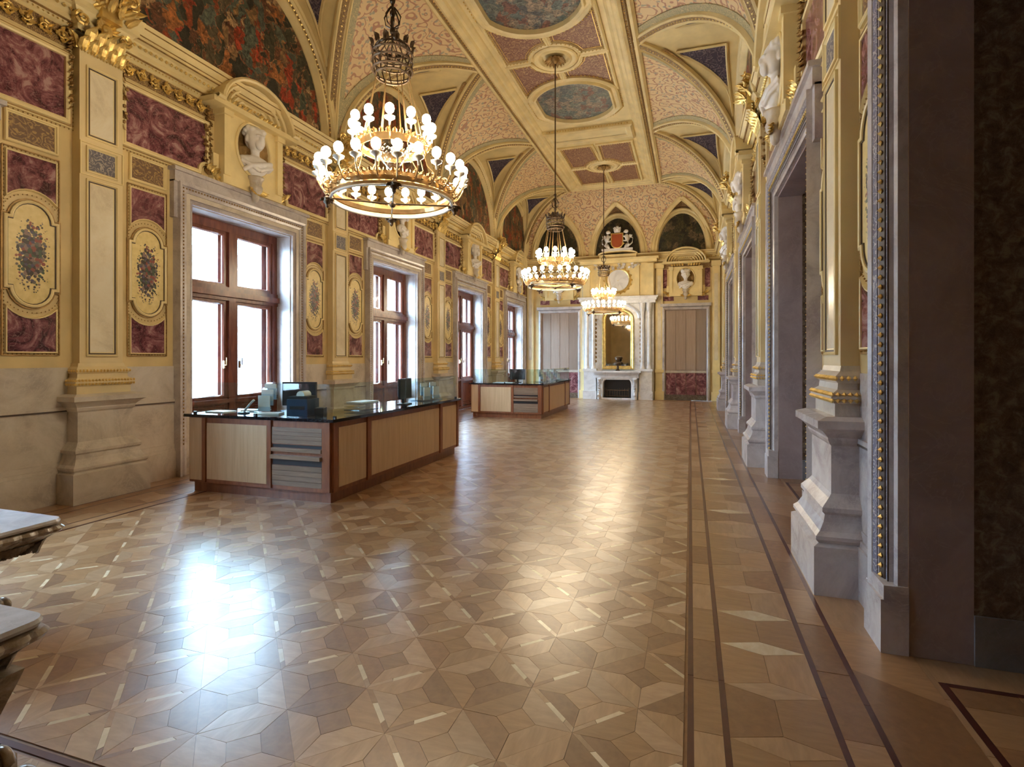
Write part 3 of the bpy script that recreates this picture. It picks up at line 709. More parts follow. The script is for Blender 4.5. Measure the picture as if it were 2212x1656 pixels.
def cornice(parent, u0, u1):
    m = MB(); m.rings([[(u0, h, z) for h, z in CORN], [(u1, h, z) for h, z in CORN]], close=False)
    inst('cornice', m.mesh('cornice', 'cream'), parent)
    d = MB()
    for z, h in ((5.568, .066), (5.742, .207), (5.795, .207), (5.875, .268)): d.wbox(u0, u1, z-.006, z+.006, h-.03, h)
    inst('dark_inlay', d.mesh('dark_inlay', 'dark_gilt'), parent)
    inst('frieze_ground', MB().wbox(u0, u1, 5.27, 5.485, 0, .008).mesh('frieze_ground', 'rope'), parent)
    g = MB(); g.beads([(u0, 5.68), (u1, 5.68)], .075, .026, W_, .125, False); g.beads([(u0, 5.54), (u1, 5.54)], .05, .014, W_, .035, False)
    inst('gilded_beading', g.mesh('gilded_beading', 'gilt'), parent, kind='stuff')
cornice(wl, -YE, -YN); cornice(wr, YN, YE); cornice(wf, -XR, -XL)

# ------------------------------------------------------------ windows on the left
def make_window_mesh(d0, red=True):
    f = MB(); hw = 1.05
    def sashset(d, t):
        f.wbox(-hw, -hw+.13, .0, 3.88, d, d+t); f.wbox(hw-.13, hw, 0, 3.88, d, d+t); f.wbox(-hw, hw, 3.72, 3.88, d, d+t)
        f.wbox(-.07, .07, .0, 3.72, d-.01, d+t+.02); f.wbox(-hw, hw, 2.60, 2.82, d-.01, d+t+.02)
        f.wbox(-hw, hw, 2.66, 2.75, d+t, d+t+.06)
    sashset(d0, .07)
    return f
G['win_out'] = make_window_mesh(-.60).mesh('outer_frame', 'mahogany')
f = make_window_mesh(-.36); f.wbox(-1.05, 1.05, .0, .10, -.4, -.26)
for s in (-1, 1): f.wbox(s*1.05-(.04 if s > 0 else 0), s*1.05+(.04 if s < 0 else 0), 0, 3.88, -.60, -.29)
f.wbox(-1.05, 1.05, 3.84, 3.88, -.60, -.29)
G['win_in'] = f.mesh('inner_frame', 'mahogany')
def sash(u0, u1, z0, z1, d, name):
    m = MB(); m.frame(rect(u0, u1, z0, z1), [(0, 0), (0, .05), (.07, .05), (.085, .02), (.085, 0), (0, 0)], lambda u, v, h: (u, d+h, v))
    g = MB(); g.wbox(u0+.08, u1-.08, z0+.08, z1-.08, d+.008, d+.014)
    return m.mesh('sash', 'mahogany'), g.mesh('pane', 'glass')
G['sashes'] = [sash(u0, u1, z0, z1, d, '') for d in (-.355, ) for u0, u1 in ((-.93, -.07), (.07, .93)) for z0, z1 in ((.98, 2.62), (2.80, 3.74))]
m = MB()
for u0, u1 in ((-.93, -.07), (.07, .93)):
    m.frame(rect(u0, u1, .10, .96), BIG, lambda u, v, h: (u, -.36+h, v)); m.wbox(u0, u1, .10, .96, -.40, -.35)
m.wbox(-1.0, 1.0, .94, 1.0, -.40, -.24)
G['win_rev'] = MB().wbox(-1.05, -1.035, 0, 3.88, -.29, -.001).wbox(1.035, 1.05, 0, 3.88, -.29, -.001).wbox(-1.035, 1.035, 3.865, 3.88, -.29, -.001).mesh('reveal_lining', 'lilac_stone')
G['win_apron'] = m.mesh('apron_panel', 'mahogany')
m = MB()
for s in (-.16, .16):
    m.tube([(s, -.27, 1.55), (s, -.23, 1.55), (s, -.23, 1.67)], .009, 6); m.box(s-.012, s+.012, -.30, -.27, 1.5, 1.62)
G['win_handle'] = m.mesh('handle', 'brass')
for i, yc in enumerate(CENTRES[1:]):
    w = inst('window_%d' % (i+1), G['win_in'], None, (XL, yc, 0), -pi/2, kind='structure', label='tall mahogany framed window in the left wall, bay %s from the camera' % ('first', 'second', 'third', 'fourth', 'fifth')[i])
    inst('outer_frame', G['win_out'], w)
    for sm, gm in G['sashes']: s = inst('sash', sm, w); inst('pane', gm, s)
    inst('reveal_lining', G['win_rev'], w); inst('apron_panel', G['win_apron'], w); inst('handle', G['win_handle'], w)

# ------------------------------------------------------------ doorways on the right
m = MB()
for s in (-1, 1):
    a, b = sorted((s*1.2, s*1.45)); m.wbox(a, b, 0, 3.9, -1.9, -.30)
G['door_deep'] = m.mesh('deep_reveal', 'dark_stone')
m = MB()
for s in (-1, 1):
    a, b = sorted((s*1.197, s*1.25)); m.wbox(a, b, 0, 3.9, -.30, -.002); 
m.wbox(-1.2, 1.2, 3.88, 3.95, -.30, -.002); m.wbox(-1.45, 1.45, 3.9, 4.2, -1.9, -.3)
G['jamb'] = m.mesh('jamb_lining', 'jamb_stone')
m = MB()
for s in (-1, 1):
    a, b = sorted((s*1.185, s*1.22)); m.wbox(a, b, 0, .27, -1.9, -.30)
G['reveal_base'] = m.mesh('reveal_base', 'grey_base')
m = MB(); m.wbox(-1.2, 1.2, 0, 3.9, -1.72, -1.66)
G['leaf'] = m.mesh('leaf', 'door_wood')
m = MB()
for u0, u1 in ((-1.1, -.1), (.1, 1.1)):
    for z0, z1 in ((.2, 1.0), (1.15, 3.0), (3.15, 3.75)): m.frame(rect(u0, u1, z0, z1), BIG, lambda u, v, h: (u, -1.66+h*.7, v))
G['leafp'] = m.mesh('door_panel', 'door_wood')
for i, yc in enumerate(CENTRES[1:5]):
    d = inst('door_%d' % (i+1), G['leaf'], None, (XR, yc, 0), pi/2, kind='structure')
    inst('door_panel', G['leafp'], d)
    inst('deep_reveal', G['door_deep'], wr, (yc, 0, 0)); inst('jamb_lining', G['jamb'], wr, (yc, 0, 0)); inst('reveal_base', G['reveal_base'], wr, (yc, 0, 0))

# ------------------------------------------------------------ vault
CX0, CX1, CY1, CY0 = -4.60, -1.16, 21.37, YN     # flat ceiling
def cove_z(u): return ZS+(ZC-ZS)*sqrt(max(0, 1-(1-u)**2))
def side_pt(sg, y, u):
    xw, xc = (XL, CX0) if sg < 0 else (XR, CX1)
    return (xw+(xc-xw)*u, y, cove_z(u))
NU = 14
ceil = sky_cover
def flatrib(path, nrm, prof, mats, name, parent, kind=None):
    """path of points with normals; profile (sideways, out)"""
    rows = []
    for i, p in enumerate(path):
        a = Vector(path[max(0, i-1)]); b = Vector(path[min(len(path)-1, i+1)]); t = (b-a).normalized()
        n = Vector(nrm[i]); n = (n-t*n.dot(t)).normalized(); s = t.cross(n)
        rows.append([Vector(p)+s*q+n*h for q, h in prof])
    m = MB(); m.rings(rows, close=False); return m
RIB = [(-.13, -.03), (-.13, .05), (-.10, .075), (-.075, .05), (.075, .05), (.10, .075), (.13, .05), (.13, -.03)]
def nrm_side(sg, u):    # into the room, from the cove
    e = 1-u; w = 2.3; h = ZC-ZS
    nx = -sg*e/w; nz = -sqrt(max(.0005, 1-e*e))/h
    return Vector((nx, 0, nz)).normalized()
ribs = MB(); rbeads = MB(); rband = MB(); green = MB(); wband = MB(); pend = []; web = MB(); tri = []
def groin_curve(sg, yc, d, aw=AW, n=16):
    pts = []; ns = []
    for i in range(n+1):
        f = sin(pi/2*i/n)   # t/aw
        t = aw*f; u = 1-f; pts.append(side_pt(sg, yc+d*t, u)); ns.append(nrm_side(sg, u)+Vector((0, -d*.5*f, 0)))
    return pts, ns
for sg in (-1, 1):
    cts = CENTRES
    for ci, yc in enumerate(cts):
        for d in (-1, 1):
            aw = AW if not (ci == 5 and d > 0) else 1.5
            pts, ns = groin_curve(sg, yc, d, aw)
            rib = obj('vault_rib', flatrib(pts, ns, RIB, None, '', None), 'cream', ceil); rbeads = MB()
            r = flatrib(pts, ns, [(-.062, .051), (-.05, .056), (.05, .056), (.062, .051)], None, '', None); rband.rings([r.v[i*4:i*4+4] for i in range(len(pts))], close=False); obj('rope_band', r, 'rope', rib)
            for i in range(len(pts)-1):
                a, b = Vector(pts[i]), Vector(pts[i+1]); n0 = Vector(ns[i]).normalized(); k = max(1, int((b-a).length/.075))
                for j in range(k): rbeads.bead(a.lerp(b, j/k)+n0*.055, .022)
            obj('gilded_beading', rbeads, 'gilt', rib, kind='stuff')
            if ci < 5 or d < 0:
                # band on the pendentive side of the rib
                off = d*.26; pts2 = []; n2 = []
                for i in range(17):
                    f = sin(pi/2*i/16); t = AW*f; u = 1-f
                    y = yc+d*(t+.24); pts2.append(side_pt(sg, min(max(y, yc-BAY/2), yc+BAY/2), u)); n2.append(nrm_side(sg, u))
                r = flatrib(pts2, n2, [(-.11, .004), (-.11, .02), (.11, .02), (.11, .004)], None, '', None); obj('painted_band', r, 'green_band', ceil)
            # web: half of the cross vault, cylinder from wall arch to groin
            rows = []
            NP, NQ = 14, 4
            for i in range(NP+1):
                f = sin(pi/2*i/NP); t = aw*f; z = ZS+BW*sqrt(max(0, 1-f*f)); g = side_pt(sg, yc+d*t, 1-f)
                xw = XL if sg < 0 else XR
                rows.append([(xw+(g[0]-xw)*q/NQ, yc+d*t, z+(g[2]-z)*q/NQ) for q in range(NQ+1)])
            web = MB(); web.rings(rows, close=False); webo = obj('vault_web', web, 'cream', ceil, smooth=True); wband = MB()
            # dark inlaid triangle and its frame
            def wp(p, q, h=0.03):
                f = sin(pi/2*p); t = aw*f; z = ZS+BW*cos(pi/2*p); g = side_pt(sg, 0, 1-f); xw = XL if sg < 0 else XR
                n = Vector((0, -d*f/aw, -cos(pi/2*p)/BW)).normalized()
                x = xw+(g[0]-xw)*q
                return Vector((x, yc+d*t, z))+n*h
            for qa, qb in ((.86, .93), (.03, .09)):
                wband.rings([[wp(p/20, qa, .012), wp(p/20, qb, .012)] for p in range(2, 18)], close=False)
            obj('painted_band', wband, 'brown_band', webo)
            tp = []
            for i in range(9): p = .14+.48*i/8; tp.append((p, .20))
            hi = lambda p: .80-.62*((p-.14)/.48)**1.2
            m = MB(); rows = []
            for p, q in tp:
                qa, qb = .20/max(.25, 1-sin(pi/2*p)*.75), hi(p); qb = max(qb, qa+.005)
                rows.append([wp(p, qa+(qb-qa)*k/4) for k in range(5)])
            m.rings(rows, close=False); tri.append(m)
            edge = [r[0] for r in rows] + [r[-1] for r in rows[::-1]] + [rows[0][0]]
            edge = edge[:1] + edge[1:]
            fr = MB(); fr.tube(edge, .032, 4); tri[-1].k = 1; base = len(tri[-1].v); tri[-1].v += fr.v
            for q in fr.f: tri[-1].face([base+i for i in q])
            obj('dark_inlay_panel', tri.pop(), ['blue_scroll', 'cream'], webo)
    # pendentives of the cove between the webs
    for ci in range(len(cts)-1):
        y0, y1 = cts[ci], cts[ci+1]; NC = 22
        m = MB(); rows = []
        for i in range(NC+1):
            y = y0+(y1-y0)*i/NC; t = min(y-y0, y1-y); us = max(0, 1-t/AW)
            rows.append([side_pt(sg, y, us+(1-us)*(j/NU)**1.3) for j in range(NU+1)])
        m.rings(rows, close=False)
        pend.append(m)
for m in pend: obj('arabesque_panel', m, 'arabesque', ceil, smooth=True)
# far end cove with three small pointed lunettes
EC = [-5.42, XM, -0.34]; EA, EB, EU = 1.12, 1.72, .42
EZ = lambda u: ZS+(ZC-ZS)*sqrt(max(0, 1-(1-u)**2))
def end_pt(x, u): return (x, YE+(CY1-YE)*u, EZ(u))
m = MB(); rows = []
XS = [XL+(XR-XL)*i/84 for i in range(85)]
for x in XS:
    us = 0
    for c in EC:
        if abs(x-c) < EA: us = max(us, EU*(1-abs(x-c)/EA))
    ue = 1.0
    if x < CX0: ue = (x-XL)/(CX0-XL)
    if x > CX1: ue = (XR-x)/(XR-CX1)
    us = min(us, ue); rows.append([end_pt(x, us+(ue-us)*j/12) for j in range(13)])
m.rings(rows, close=False); obj('arabesque_panel', m, 'arabesque', ceil, smooth=True)
eweb = MB(); erib = MB(); egreen = MB()
for c in EC:
    for d in (-1, 1):
        rows = []; pts = []; ns = []
        for i in range(13):
            f = sin(pi/2*i/12); g = Vector(end_pt(c+d*EA*f, EU*(1-f))); w0 = Vector((c+d*EA*f, YE, ZS+EB*sqrt(max(0, 1-f*f))))
            rows.append([w0.lerp(g, q/3) for q in range(4)]); pts.append(g); ns.append(Vector((0, -1, -.8)))
        eweb = MB(); eweb.rings(rows, close=False); obj('vault_web', eweb, 'brown_scroll', ceil)
        obj('vault_rib', flatrib(pts, ns, [(q*.75, h*.8) for q, h in RIB], None, '', None), 'cream', ceil)
for s in (-1, 1):      # diagonal rib at each far corner
    xc, xw = (CX0, XL) if s < 0 else (CX1, XR)
    pts = [(xc+(xw-xc)*i/14, CY1+(YE-CY1)*i/14, cove_z(1-i/14)) for i in range(15)]
    r = flatrib(pts, [(-s*.5, -.5, -1)]*15, RIB, None, '', None); obj('vault_rib', r, 'cream', ceil)

# flat ceiling
CT = C_(ZC)
obj('flat_ceiling', MB().poly(rect(CX0, CX1, CY0, CY1), CT, 0), 'cream', ceil)
b = MB(); b.frame(rect(CX0-.02, CX1+.02, CY0, CY1), [(-.12, -.02), (-.12, .05), (-.06, .10), (0, .10), (0, .04), (.10, .04), (.10, .13), (.16, .16), (.20, .13), (.26, .13), (.30, .08), (.36, .08), (.42, .03), (.44, 0)], CT)
obj('ceiling_beam', b, 'cream', ceil)
b = MB(); b.frame(rect(CX0, CX1, CY0, CY1), [(-.03, .045), (.02, .095), (.09, .095), (.13, .045)], CT); obj('rope_moulding', b, 'rope', ceil)
b = MB(); b.beads(rect(CX0+.05, CX1-.05, CY0, CY1), .09, .028, CT, .09); b.beads(rect(CX0-.09, CX1+.09, CY0, CY1), .06, .018, CT, .075); obj('gilded_beading', b, 'gilt', ceil, kind='stuff')
for sg, x in ((-1, CX0-.30), (1, CX1+.30)):      # painted border running beside the beam on the cove
    u = (x-XL)/(CX0-XL) if sg < 0 else (XR-x)/(XR-CX1)
def beam(y0, y1):
    b = MB(); b.box(CX0+.4, CX1-.4, y0, y1, ZC-.05, ZC+.02); b.frame(rect(CX0+.42, CX1-.42, y0, y1), [(0, .05), (0, .10), (.05, .14), (.10, .10), (.18, .10), (.24, .06)], CT); obj('cross_beam', b, 'cream', ceil)
    g = MB(); g.beads(rect(CX0+.55, CX1-.55, y0-.04, y1+.04), .08, .026, CT, .06); obj('gilded_beading', g, 'gilt', ceil, kind='stuff')
for y0, y1 in ((7.2, 8.2), (15.75, 16.75), (-2.6, -1.6)): beam(y0, y1)
fx0, fx1 = CX0+.52, CX1-.52
def medallion(y, x=XM):
    m = MB(); c = lambda r, k=1.0: arc(x, y, r, r*k, 0, 2*pi, 24)[:-1]
    m.frame(c(.50), [(0, 0), (0, .05), (.03, .07), (.07, .05), (.12, .05), (.16, .09), (.20, .05), (.22, .0)], CT)
    o = obj('ceiling_rosette', m, 'cream', ceil)
    g = MB()
    for k in range(16): a = 2*pi*k/16; g.leaf((x+.08*cos(a), y+.08*sin(a), ZC-.03), (cos(a), sin(a), -.15), (0, 0, -1), .09, .20, .25)
    g.lathe([(.09, 0), (.10, -.05), (.06, -.12), (.02, -.16)], 12, (x, y, ZC)); inst('rosette_leaves', g.mesh('rosette_leaves', 'dark_gilt'), o)
def coffer_panel(pts):
    m = MB(); m.poly(pts, CT, .012); o = obj('coffer_panel', m, 'ceiling_red', ceil)
    f = MB(); f.frame(pts, [(-.09, 0), (-.09, .05), (-.06, .07), (-.03, .05), (0, .05), (.012, .012)], CT); inst('panel_frame', f.mesh('panel_frame', 'cream'), o)
    f = MB(); f.frame(pts if sum(pts[i][0]*pts[(i+1) % len(pts)][1]-pts[(i+1) % len(pts)][0]*pts[i][1] for i in range(len(pts))) > 0 else pts[::-1], [(.045, .013), (.045, .022), (.06, .022), (.06, .013)], CT); inst('gilt_line', f.mesh('gilt_line', 'gilt'), o)
    g = MB(); g.beads(pts, .07, .018, CT, .06); inst('bead_border', g.mesh('bead_border', 'gilt'), o, kind='stuff')
def quad_panels(y, y0, y1, ovlo, ovhi, hy=1.0):
    """four red panels round a medallion"""
    for sx in (-1, 1):
        for sy in (-1, 1):
            xi, xo = XM+sx*.12, (fx1 if sx > 0 else fx0)-sx*.10
            ye = (y1 if sy > 0 else y0)-sy*.08; yi = y+sy*.10
            R = .62
            p = [(XM+sx*R, yi), (xo, yi)]
            if (sy > 0 and ovhi) or (sy < 0 and ovlo):
                oy = y+sy*2.22
                p.append((xo, oy-sy*.62)); 
                for k in range(6): a = .55+.95*k/5; p.append((XM+sx*1.22*cos(a), oy-sy*1.28*sin(a)))
            else: p += [(xo, ye), (xi, ye)]
            for k in range(5): a = pi/2-.12-1.25*k/4; p.append((XM+sx*R*cos(a), y+sy*R*sin(a)))
            if sx*sy < 0: p = p[::-1]
            coffer_panel(p)
def oval(y, mat='mural_sky'):
    p = []
    rx, ry = 1.0, 1.08
    for i in range(40):
        a = 2*pi*i/40; r = min(1/max(abs(cos(a)), 1e-3)*.90, 1.0); p.append((XM+rx*r*cos(a)*1.02, y+ry*r*sin(a)))
    m = MB().poly(p, CT, .01); o = obj('ceiling_painting', m, mat, ceil)
    f = MB(); f.frame(p, [(-.24, 0), (-.24, .06), (-.20, .09), (-.15, .06), (-.10, .06), (-.07, .12), (-.02, .10), (0, .01)], CT); inst('painting_frame', f.mesh('painting_frame', 'cream'), o)
    g = MB(); q = [(XM+(u-XM)*1.29, y+(v-y)*1.26) for u, v in p]; g.beads(q, .07, .022, CT, .03); inst('bead_border', g.mesh('bead_border', 'gilt'), o, kind='stuff')
for y in (9.70, 14.12): oval(y)
oval(-.2)
medallion(11.92); quad_panels(11.92, 8.3, 15.6, True, True)
medallion(4.90); quad_panels(4.90, 3.2, 7.1, False, False); medallion(19.1); quad_panels(19.1, 17.1, 21.0, False, False)

# ------------------------------------------------------------ far wall
def LF(x): return -x
for c in EC:
    hw, hb = EA-.22, EB-.20
    inst('lunette_painting', MB().poly([(-hw, ZS+.02), (hw, ZS+.02)] + arc(0, ZS+.02, hw, hb, 0, pi, 20)[1:-1], W_, .02).mesh('lunette_painting', 'mural_dark'), wf, (LF(c), 0, 0))
    m = MB(); m.frame(arc(0, ZS, EA, EB, pi, 0, 24), [(0, 0), (0, .14), (-.05, .16), (-.10, .12), (-.16, .12), (-.20, .04), (-.20, 0)], W_, closed=False)
    inst('archivolt', m.mesh('archivolt', 'cream'), wf, (LF(c), 0, 0))
EDX = [(-6.25, -4.40), (-1.10, .72)]
for i, (a, b) in enumerate(EDX):
    cx = LF((a+b)/2); hw = (b-a)/2
    d = inst('door_%d' % (5+i), MB().wbox(-hw+.12, hw-.12, 0, 3.62, .005, .03).mesh('door_leaf', 'taupe'), None, (0, YE, 0), pi, kind='structure'); d.location = ((a+b)/2, YE-.002, 0)
    for k in range(4):
        u0 = -hw+.14+k*(2*hw-.28)/4; u1 = u0+(2*hw-.28)/4-.02
        inst('leaf_panel', MB().wbox(u0, u1, 1.20, 3.58, .03, .05).mesh('leaf_panel', 'taupe'), d)
        p = inst('base_panel', MB().wbox(u0, u1, .22, 1.08, .03, .05).mesh('base_panel', 'red_marble'), d)
    inst('rail', MB().wbox(-hw+.12, hw-.12, 1.09, 1.18, .03, .065).mesh('rail', 'pale_stone'), d)
    inst('plinth', MB().wbox(-hw+.12, hw-.12, 0, .21, .03, .07).mesh('plinth', 'dark_stone'), d)
    m = MB(); m.frame([(-hw+.12, 0), (-hw+.12, 3.62), (hw-.12, 3.62), (hw-.12, 0)], [(0, 0), (0, .12), (.04, .15), (.10, .13), (.14, 0)], W_, closed=False); m.wbox(-hw-.05, hw+.05, 3.74, 3.86, 0, .2)
    inst('door_surround', m.mesh('door_surround', 'lilac_stone'), wf, (cx, 0, 0))
    for nm in ('aed', 'niche', 'aed_orn'): inst({'aed': 'niche_surround', 'niche': 'niche_shell', 'aed_orn': 'gilded_foliage'}[nm], G[nm], wf, (cx, 0, -.18))
    inst('segmental_pediment', G['pediment'], wf, (cx, 0, 0)); inst('bust_bracket', G['bracket'], wf, (cx, 0, -.18))
    for s in (-1, 1):
        inst('marble_panel', MB().wbox(s*.82-.10, s*.82+.10, 4.5, 5.25, 0, .03).mesh('marble_panel', 'red_marble'), wf, (cx, 0, 0))
        inst('marble_panel', MB().wbox(s*.66-.2, s*.66+.2, 3.98, 4.16, 0, .03).mesh('marble_panel', 'red_marble'), wf, (cx, 0, 0))
for x in (-6.62, -4.28, -1.20, .95):
    m = MB(); m.wbox(-.14, .14, 0, 5.5, 0, .12); m.wbox(-.18, .18, 0, .35, 0, .18); m.wbox(-.17, .17, 1.1, 1.22, 0, .17); m.wbox(-.18, .18, 5.3, 5.5, 0, .18)
    m.k = 1; m.wbox(-.07, .07, 1.6, 5.0, .12, .13)
    inst('pilaster', m.mesh('pilaster', ['cream', 'shaft_inset']), wf, (LF(x), 0, 0))

# ------------------------------------------------------------ busts
def bust_mesh():
    b = MB()
    def ell(c, r, n=20, m=14):
        k = 1.22 if c[2] > .31 else 1
        b.ball((c[0]*k, c[1]*k, .33+(c[2]-.33)*k if k > 1 else c[2]), 1, n, m, tuple(q*k for q in r))
    ell((0, .02, .42), (.085, .10, .115)); ell((0, .0, .47), (.092, .10, .085)); ell((0, -.04, .43), (.088, .08, .10))
    ell((0, .105, .365), (.045, .035, .05)); ell((0, .128, .415), (.017, .03, .035), 10, 8); ell((0, .118, .445), (.05, .02, .012), 10, 8)
    ell((0, .11, .375), (.028, .022, .012), 10, 8); ell((0, .10, .335), (.03, .028, .025), 10, 8)
    for s in (-1, 1): ell((s*.09, .0, .415), (.014, .028, .035), 10, 8)
    for k in range(14): a = k*.45; ell((.085*cos(a), -.02+.09*sin(a), .50+.02*sin(3*a)), (.034, .034, .03), 10, 8)
    b.lathe([(.055, .20), (.052, .25), (.055, .31), (.07, .36)], 16, (0, 0, 0), cap=True)
    ell((0, 0, .17), (.19, .10, .085)); ell((0, .03, .12), (.14, .09, .11)); 
    for s in (-1, 1): ell((s*.15, 0, .155), (.07, .08, .07)); b.tube([(s*.20, .05, .15), (s*.10, .11, .11), (0, .125, .06)], .025, 8)
    b.tube([(-.19, .05, .20), (-.05, .12, .15), (.10, .12, .10), (.17, .05, .04)], .028, 8)
    ell((0, .01, .04), (.07, .06, .07)); b.lathe([(.075, 0), (.08, .015), (.045, .03), (.05, .06)], 16, (0, 0, -.02), cap=True)
    me = b.mesh('bust', 'bust_marble'); o = D.objects.new('tmp', me); COL.objects.link(o)
    r = o.modifiers.new('r', 'REMESH'); r.mode = 'VOXEL'; r.voxel_size = .009
    s = o.modifiers.new('s', 'SMOOTH'); s.iterations = 2
    dg = bpy.context.evaluated_depsgraph_get(); m2 = D.meshes.new_from_object(o.evaluated_get(dg)); m2.name = 'bust'
    m2.polygons.foreach_set('use_smooth', [True]*len(m2.polygons)); D.objects.remove(o)
    if not m2.materials: m2.materials.append(M['bust_marble'])
    return m2
BM = bust_mesh()
ordn = ['nearest', 'second', 'third', 'fourth']
names = [('above the nearest window in view', 'above the second window', 'above the third window', 'above the farthest window')]
for i, yc in enumerate(CENTRES[2:6]):
    o = inst('marble_bust', BM, None, (XL+.19, yc, 4.59), -pi/2+(.25 if i % 2 else -.25), label='white marble bust in the left wall niche %s' % names[0][i], category='bust', group='marble busts in the left wall niches'); o.scale = (1.35, 1.05, 1.35)
for i, yc in enumerate(CENTRES[2:5]):
    o = inst('marble_bust', BM, None, (XR-.19, yc, 4.59), pi/2-(.2 if i % 2 else -.2), label='white marble bust over the %s doorway along the right wall' % ('nearest full', 'middle', 'farthest')[i], category='bust', group='marble busts over the right wall doorways'); o.scale = (1.35, 1.05, 1.35)
for i, (a, b) in enumerate(EDX):
    o = inst('marble_bust', BM, None, ((a+b)/2, YE-.19, 4.41), pi, label='white marble bust in the round niche over the %s of the far wall' % ('left door', 'right door')[i], category='bust'); o.scale = (1.35, 1.05, 1.35)

# ------------------------------------------------------------ fireplace
FP = (-2.83, YE, 0)
fp = inst('fireplace', None, None, (FP[0], YE-.01, 0), pi, label='tall white marble fireplace with arched mirror at the far end of the hall', category='fireplace')
# chimney breast body
m = MB(); m.wbox(-1.42, 1.42, 0, 3.9, 0, .22); m.wbox(-1.50, 1.50, 3.9, 4.0, 0, .52); m.wbox(-1.55, 1.55, 4.0, 4.1, 0, .60); m.wbox(-1.60, 1.60, 4.1, 4.17, 0, .66); obj('chimney_breast', m, 'white_marble', fp)
for s in (-1, 1):
    m = MB(); m.wbox(s*1.12-.28, s*1.12+.28, 0, .34, .22, .55); m.wbox(s*1.12-.25, s*1.12+.25, .34, 1.15, .22, .50); m.wbox(s*1.12-.28, s*1.12+.28, 1.15, 1.25, .22, .55)
    obj('pedestal', m, 'white_marble', fp)
    for q in (-.13, .13):
        m = MB(); n = 20
        m.lathe([(.10, 1.25), (.10, 1.30), (.085, 1.36)] + [(.08, 1.40), (.075, 3.55), (.085, 3.58), (.11, 3.72), (.12, 3.80), (.12, 3.9)], n, (s*1.12+q, .38, 0), cap=True)
        obj('column', m, 'white_marble', fp)
    m = MB()
    for z in range(12): m.leaf((s*.92, .24, 1.5+.17*z), (0, .1, 1), (0, 1, 0), .10, .15, .3)
    obj('carved_foliage', m, 'dark_gilt', fp)
m = MB(); mz = 3.28; p = [(-.52, 1.35), (.52, 1.35)] + arc(0, mz, .52, .34, 0, pi, 14)
m.poly(p, W_, .235); obj('mirror', m, 'mirror', fp)
m = MB(); m.frame(p, [(-.13, .22), (-.13, .30), (-.09, .34), (-.05, .30), (-.02, .30), (.02, .24)], W_); obj('mirror_frame', m, 'gilt', fp)
m = MB(); m.frame(arc(0, mz+.02, .80, .56, pi, 0, 16), [(0, .22), (0, .34), (.05, .38), (.12, .34), (.12, .22)], W_, closed=False); obj('mirror_arch', m, 'white_marble', fp)
# mantel and firebox
m = MB(); m.wbox(-.95, .95, 1.10, 1.17, .2, .78); m.wbox(-.90, .90, 1.04, 1.10, .2, .72); m.wbox(-.86, .86, .88, 1.04, .2, .62)
obj('mantelpiece', m, 'white_marble', fp)
m = MB(); op = [(-.56, .08), (.56, .08), (.56, .62)] + arc(.44, .62, .12, .2, 0, pi/2, 5) + arc(-.44, .62, .12, .2, pi/2, pi, 5) + [(-.56, .62)]
outer = rect(-.72, .72, .0, .88)
m.frame(op, [(0, .24), (0, .58), (-.03, .60), (-.07, .58)], W_)
m.wbox(-.80, -.62, 0, .88, .2, .58); m.wbox(.62, .80, 0, .88, .2, .58); m.wbox(-.62, .62, .81, .88, .2, .58); m.wbox(-.62, .62, 0, .08, .2, .62)
obj('firebox_surround', m, 'white_marble', fp)
obj('firebox', MB().poly(op, W_, .235), 'black', fp)
m = MB()
for k in range(9): m.tube([(-.4+.1*k, .50, .10), (-.4+.1*k, .50, .42+.05*sin(k*.7))], .008, 5)
m.tube([(-.46, .5, .38), (.46, .5, .38)], .012, 6); m.tube([(-.46, .5, .14), (.46, .5, .14)], .012, 6)
for s in (-1, 1): m.ball((s*.46, .5, .46), .03, 8, 5); m.tube([(s*.46, .5, .08), (s*.46, .5, .46)], .014, 6)
obj('fire_screen', m, 'bronze', fp)
for s in (-1, 1):
    m = MB(); m.tube([(s*.71, .62, .05), (s*.71, .70, .2), (s*.71, .62, .45), (s*.71, .64, .7), (s*.71, .72, .86)], [.09, .08, .05, .07, .09], 10)
    for k in range(7): m.leaf((s*.71, .66, .1+.1*k), (0, .3, 1), (s*.3, 1, 0), .1, .13, .4)
    obj('carved_console', m, 'white_marble', fp)
# attic storey above the fireplace
m = MB(); m.wbox(-1.45, 1.45, 4.17, 5.55, 0, .25)
for s in (-1, 1): m.wbox(s*1.28-.14, s*1.28+.14, 4.2, 5.5, .25, .36); m.wbox(s*.78-.08, s*.78+.08, 4.2, 5.5, .25, .34)
m.wbox(-1.55, 1.55, 5.55, 5.66, 0, .45); m.wbox(-1.62, 1.62, 5.66, 5.75, 0, .52); m.wbox(-.75, .75, 5.75, 5.92, .1, .4)
m.frame([(-.8, 5.92)] + arc(0, 5.90, .75, .13, pi, 0, 12) + [(.8, 5.92)], [(0, .1), (0, .42), (.05, .44), (.05, .1)], W_, closed=False)
obj('attic', m, 'cream', fp)
m = MB(); m.lathe([(.02, .29), (.42, .28), (.44, .30)], 28, (0, 0, 4.86), ax='y'); obj('round_disc', m, 'white_marble', fp)
m = MB(); m.lathe([(.42, .26), (.44, .31), (.48, .34), (.52, .31), (.54, .25)], 28, (0, 0, 4.86), ax='y')
for k in range(18): a = 2*pi*k/18; m.leaf((.5*cos(a), .27, 4.86+.5*sin(a)), (cos(a), .1, sin(a)), (0, 1, 0), .08, .12, .3)
obj('disc_frame', m, 'gilt', fp)
m = MB()
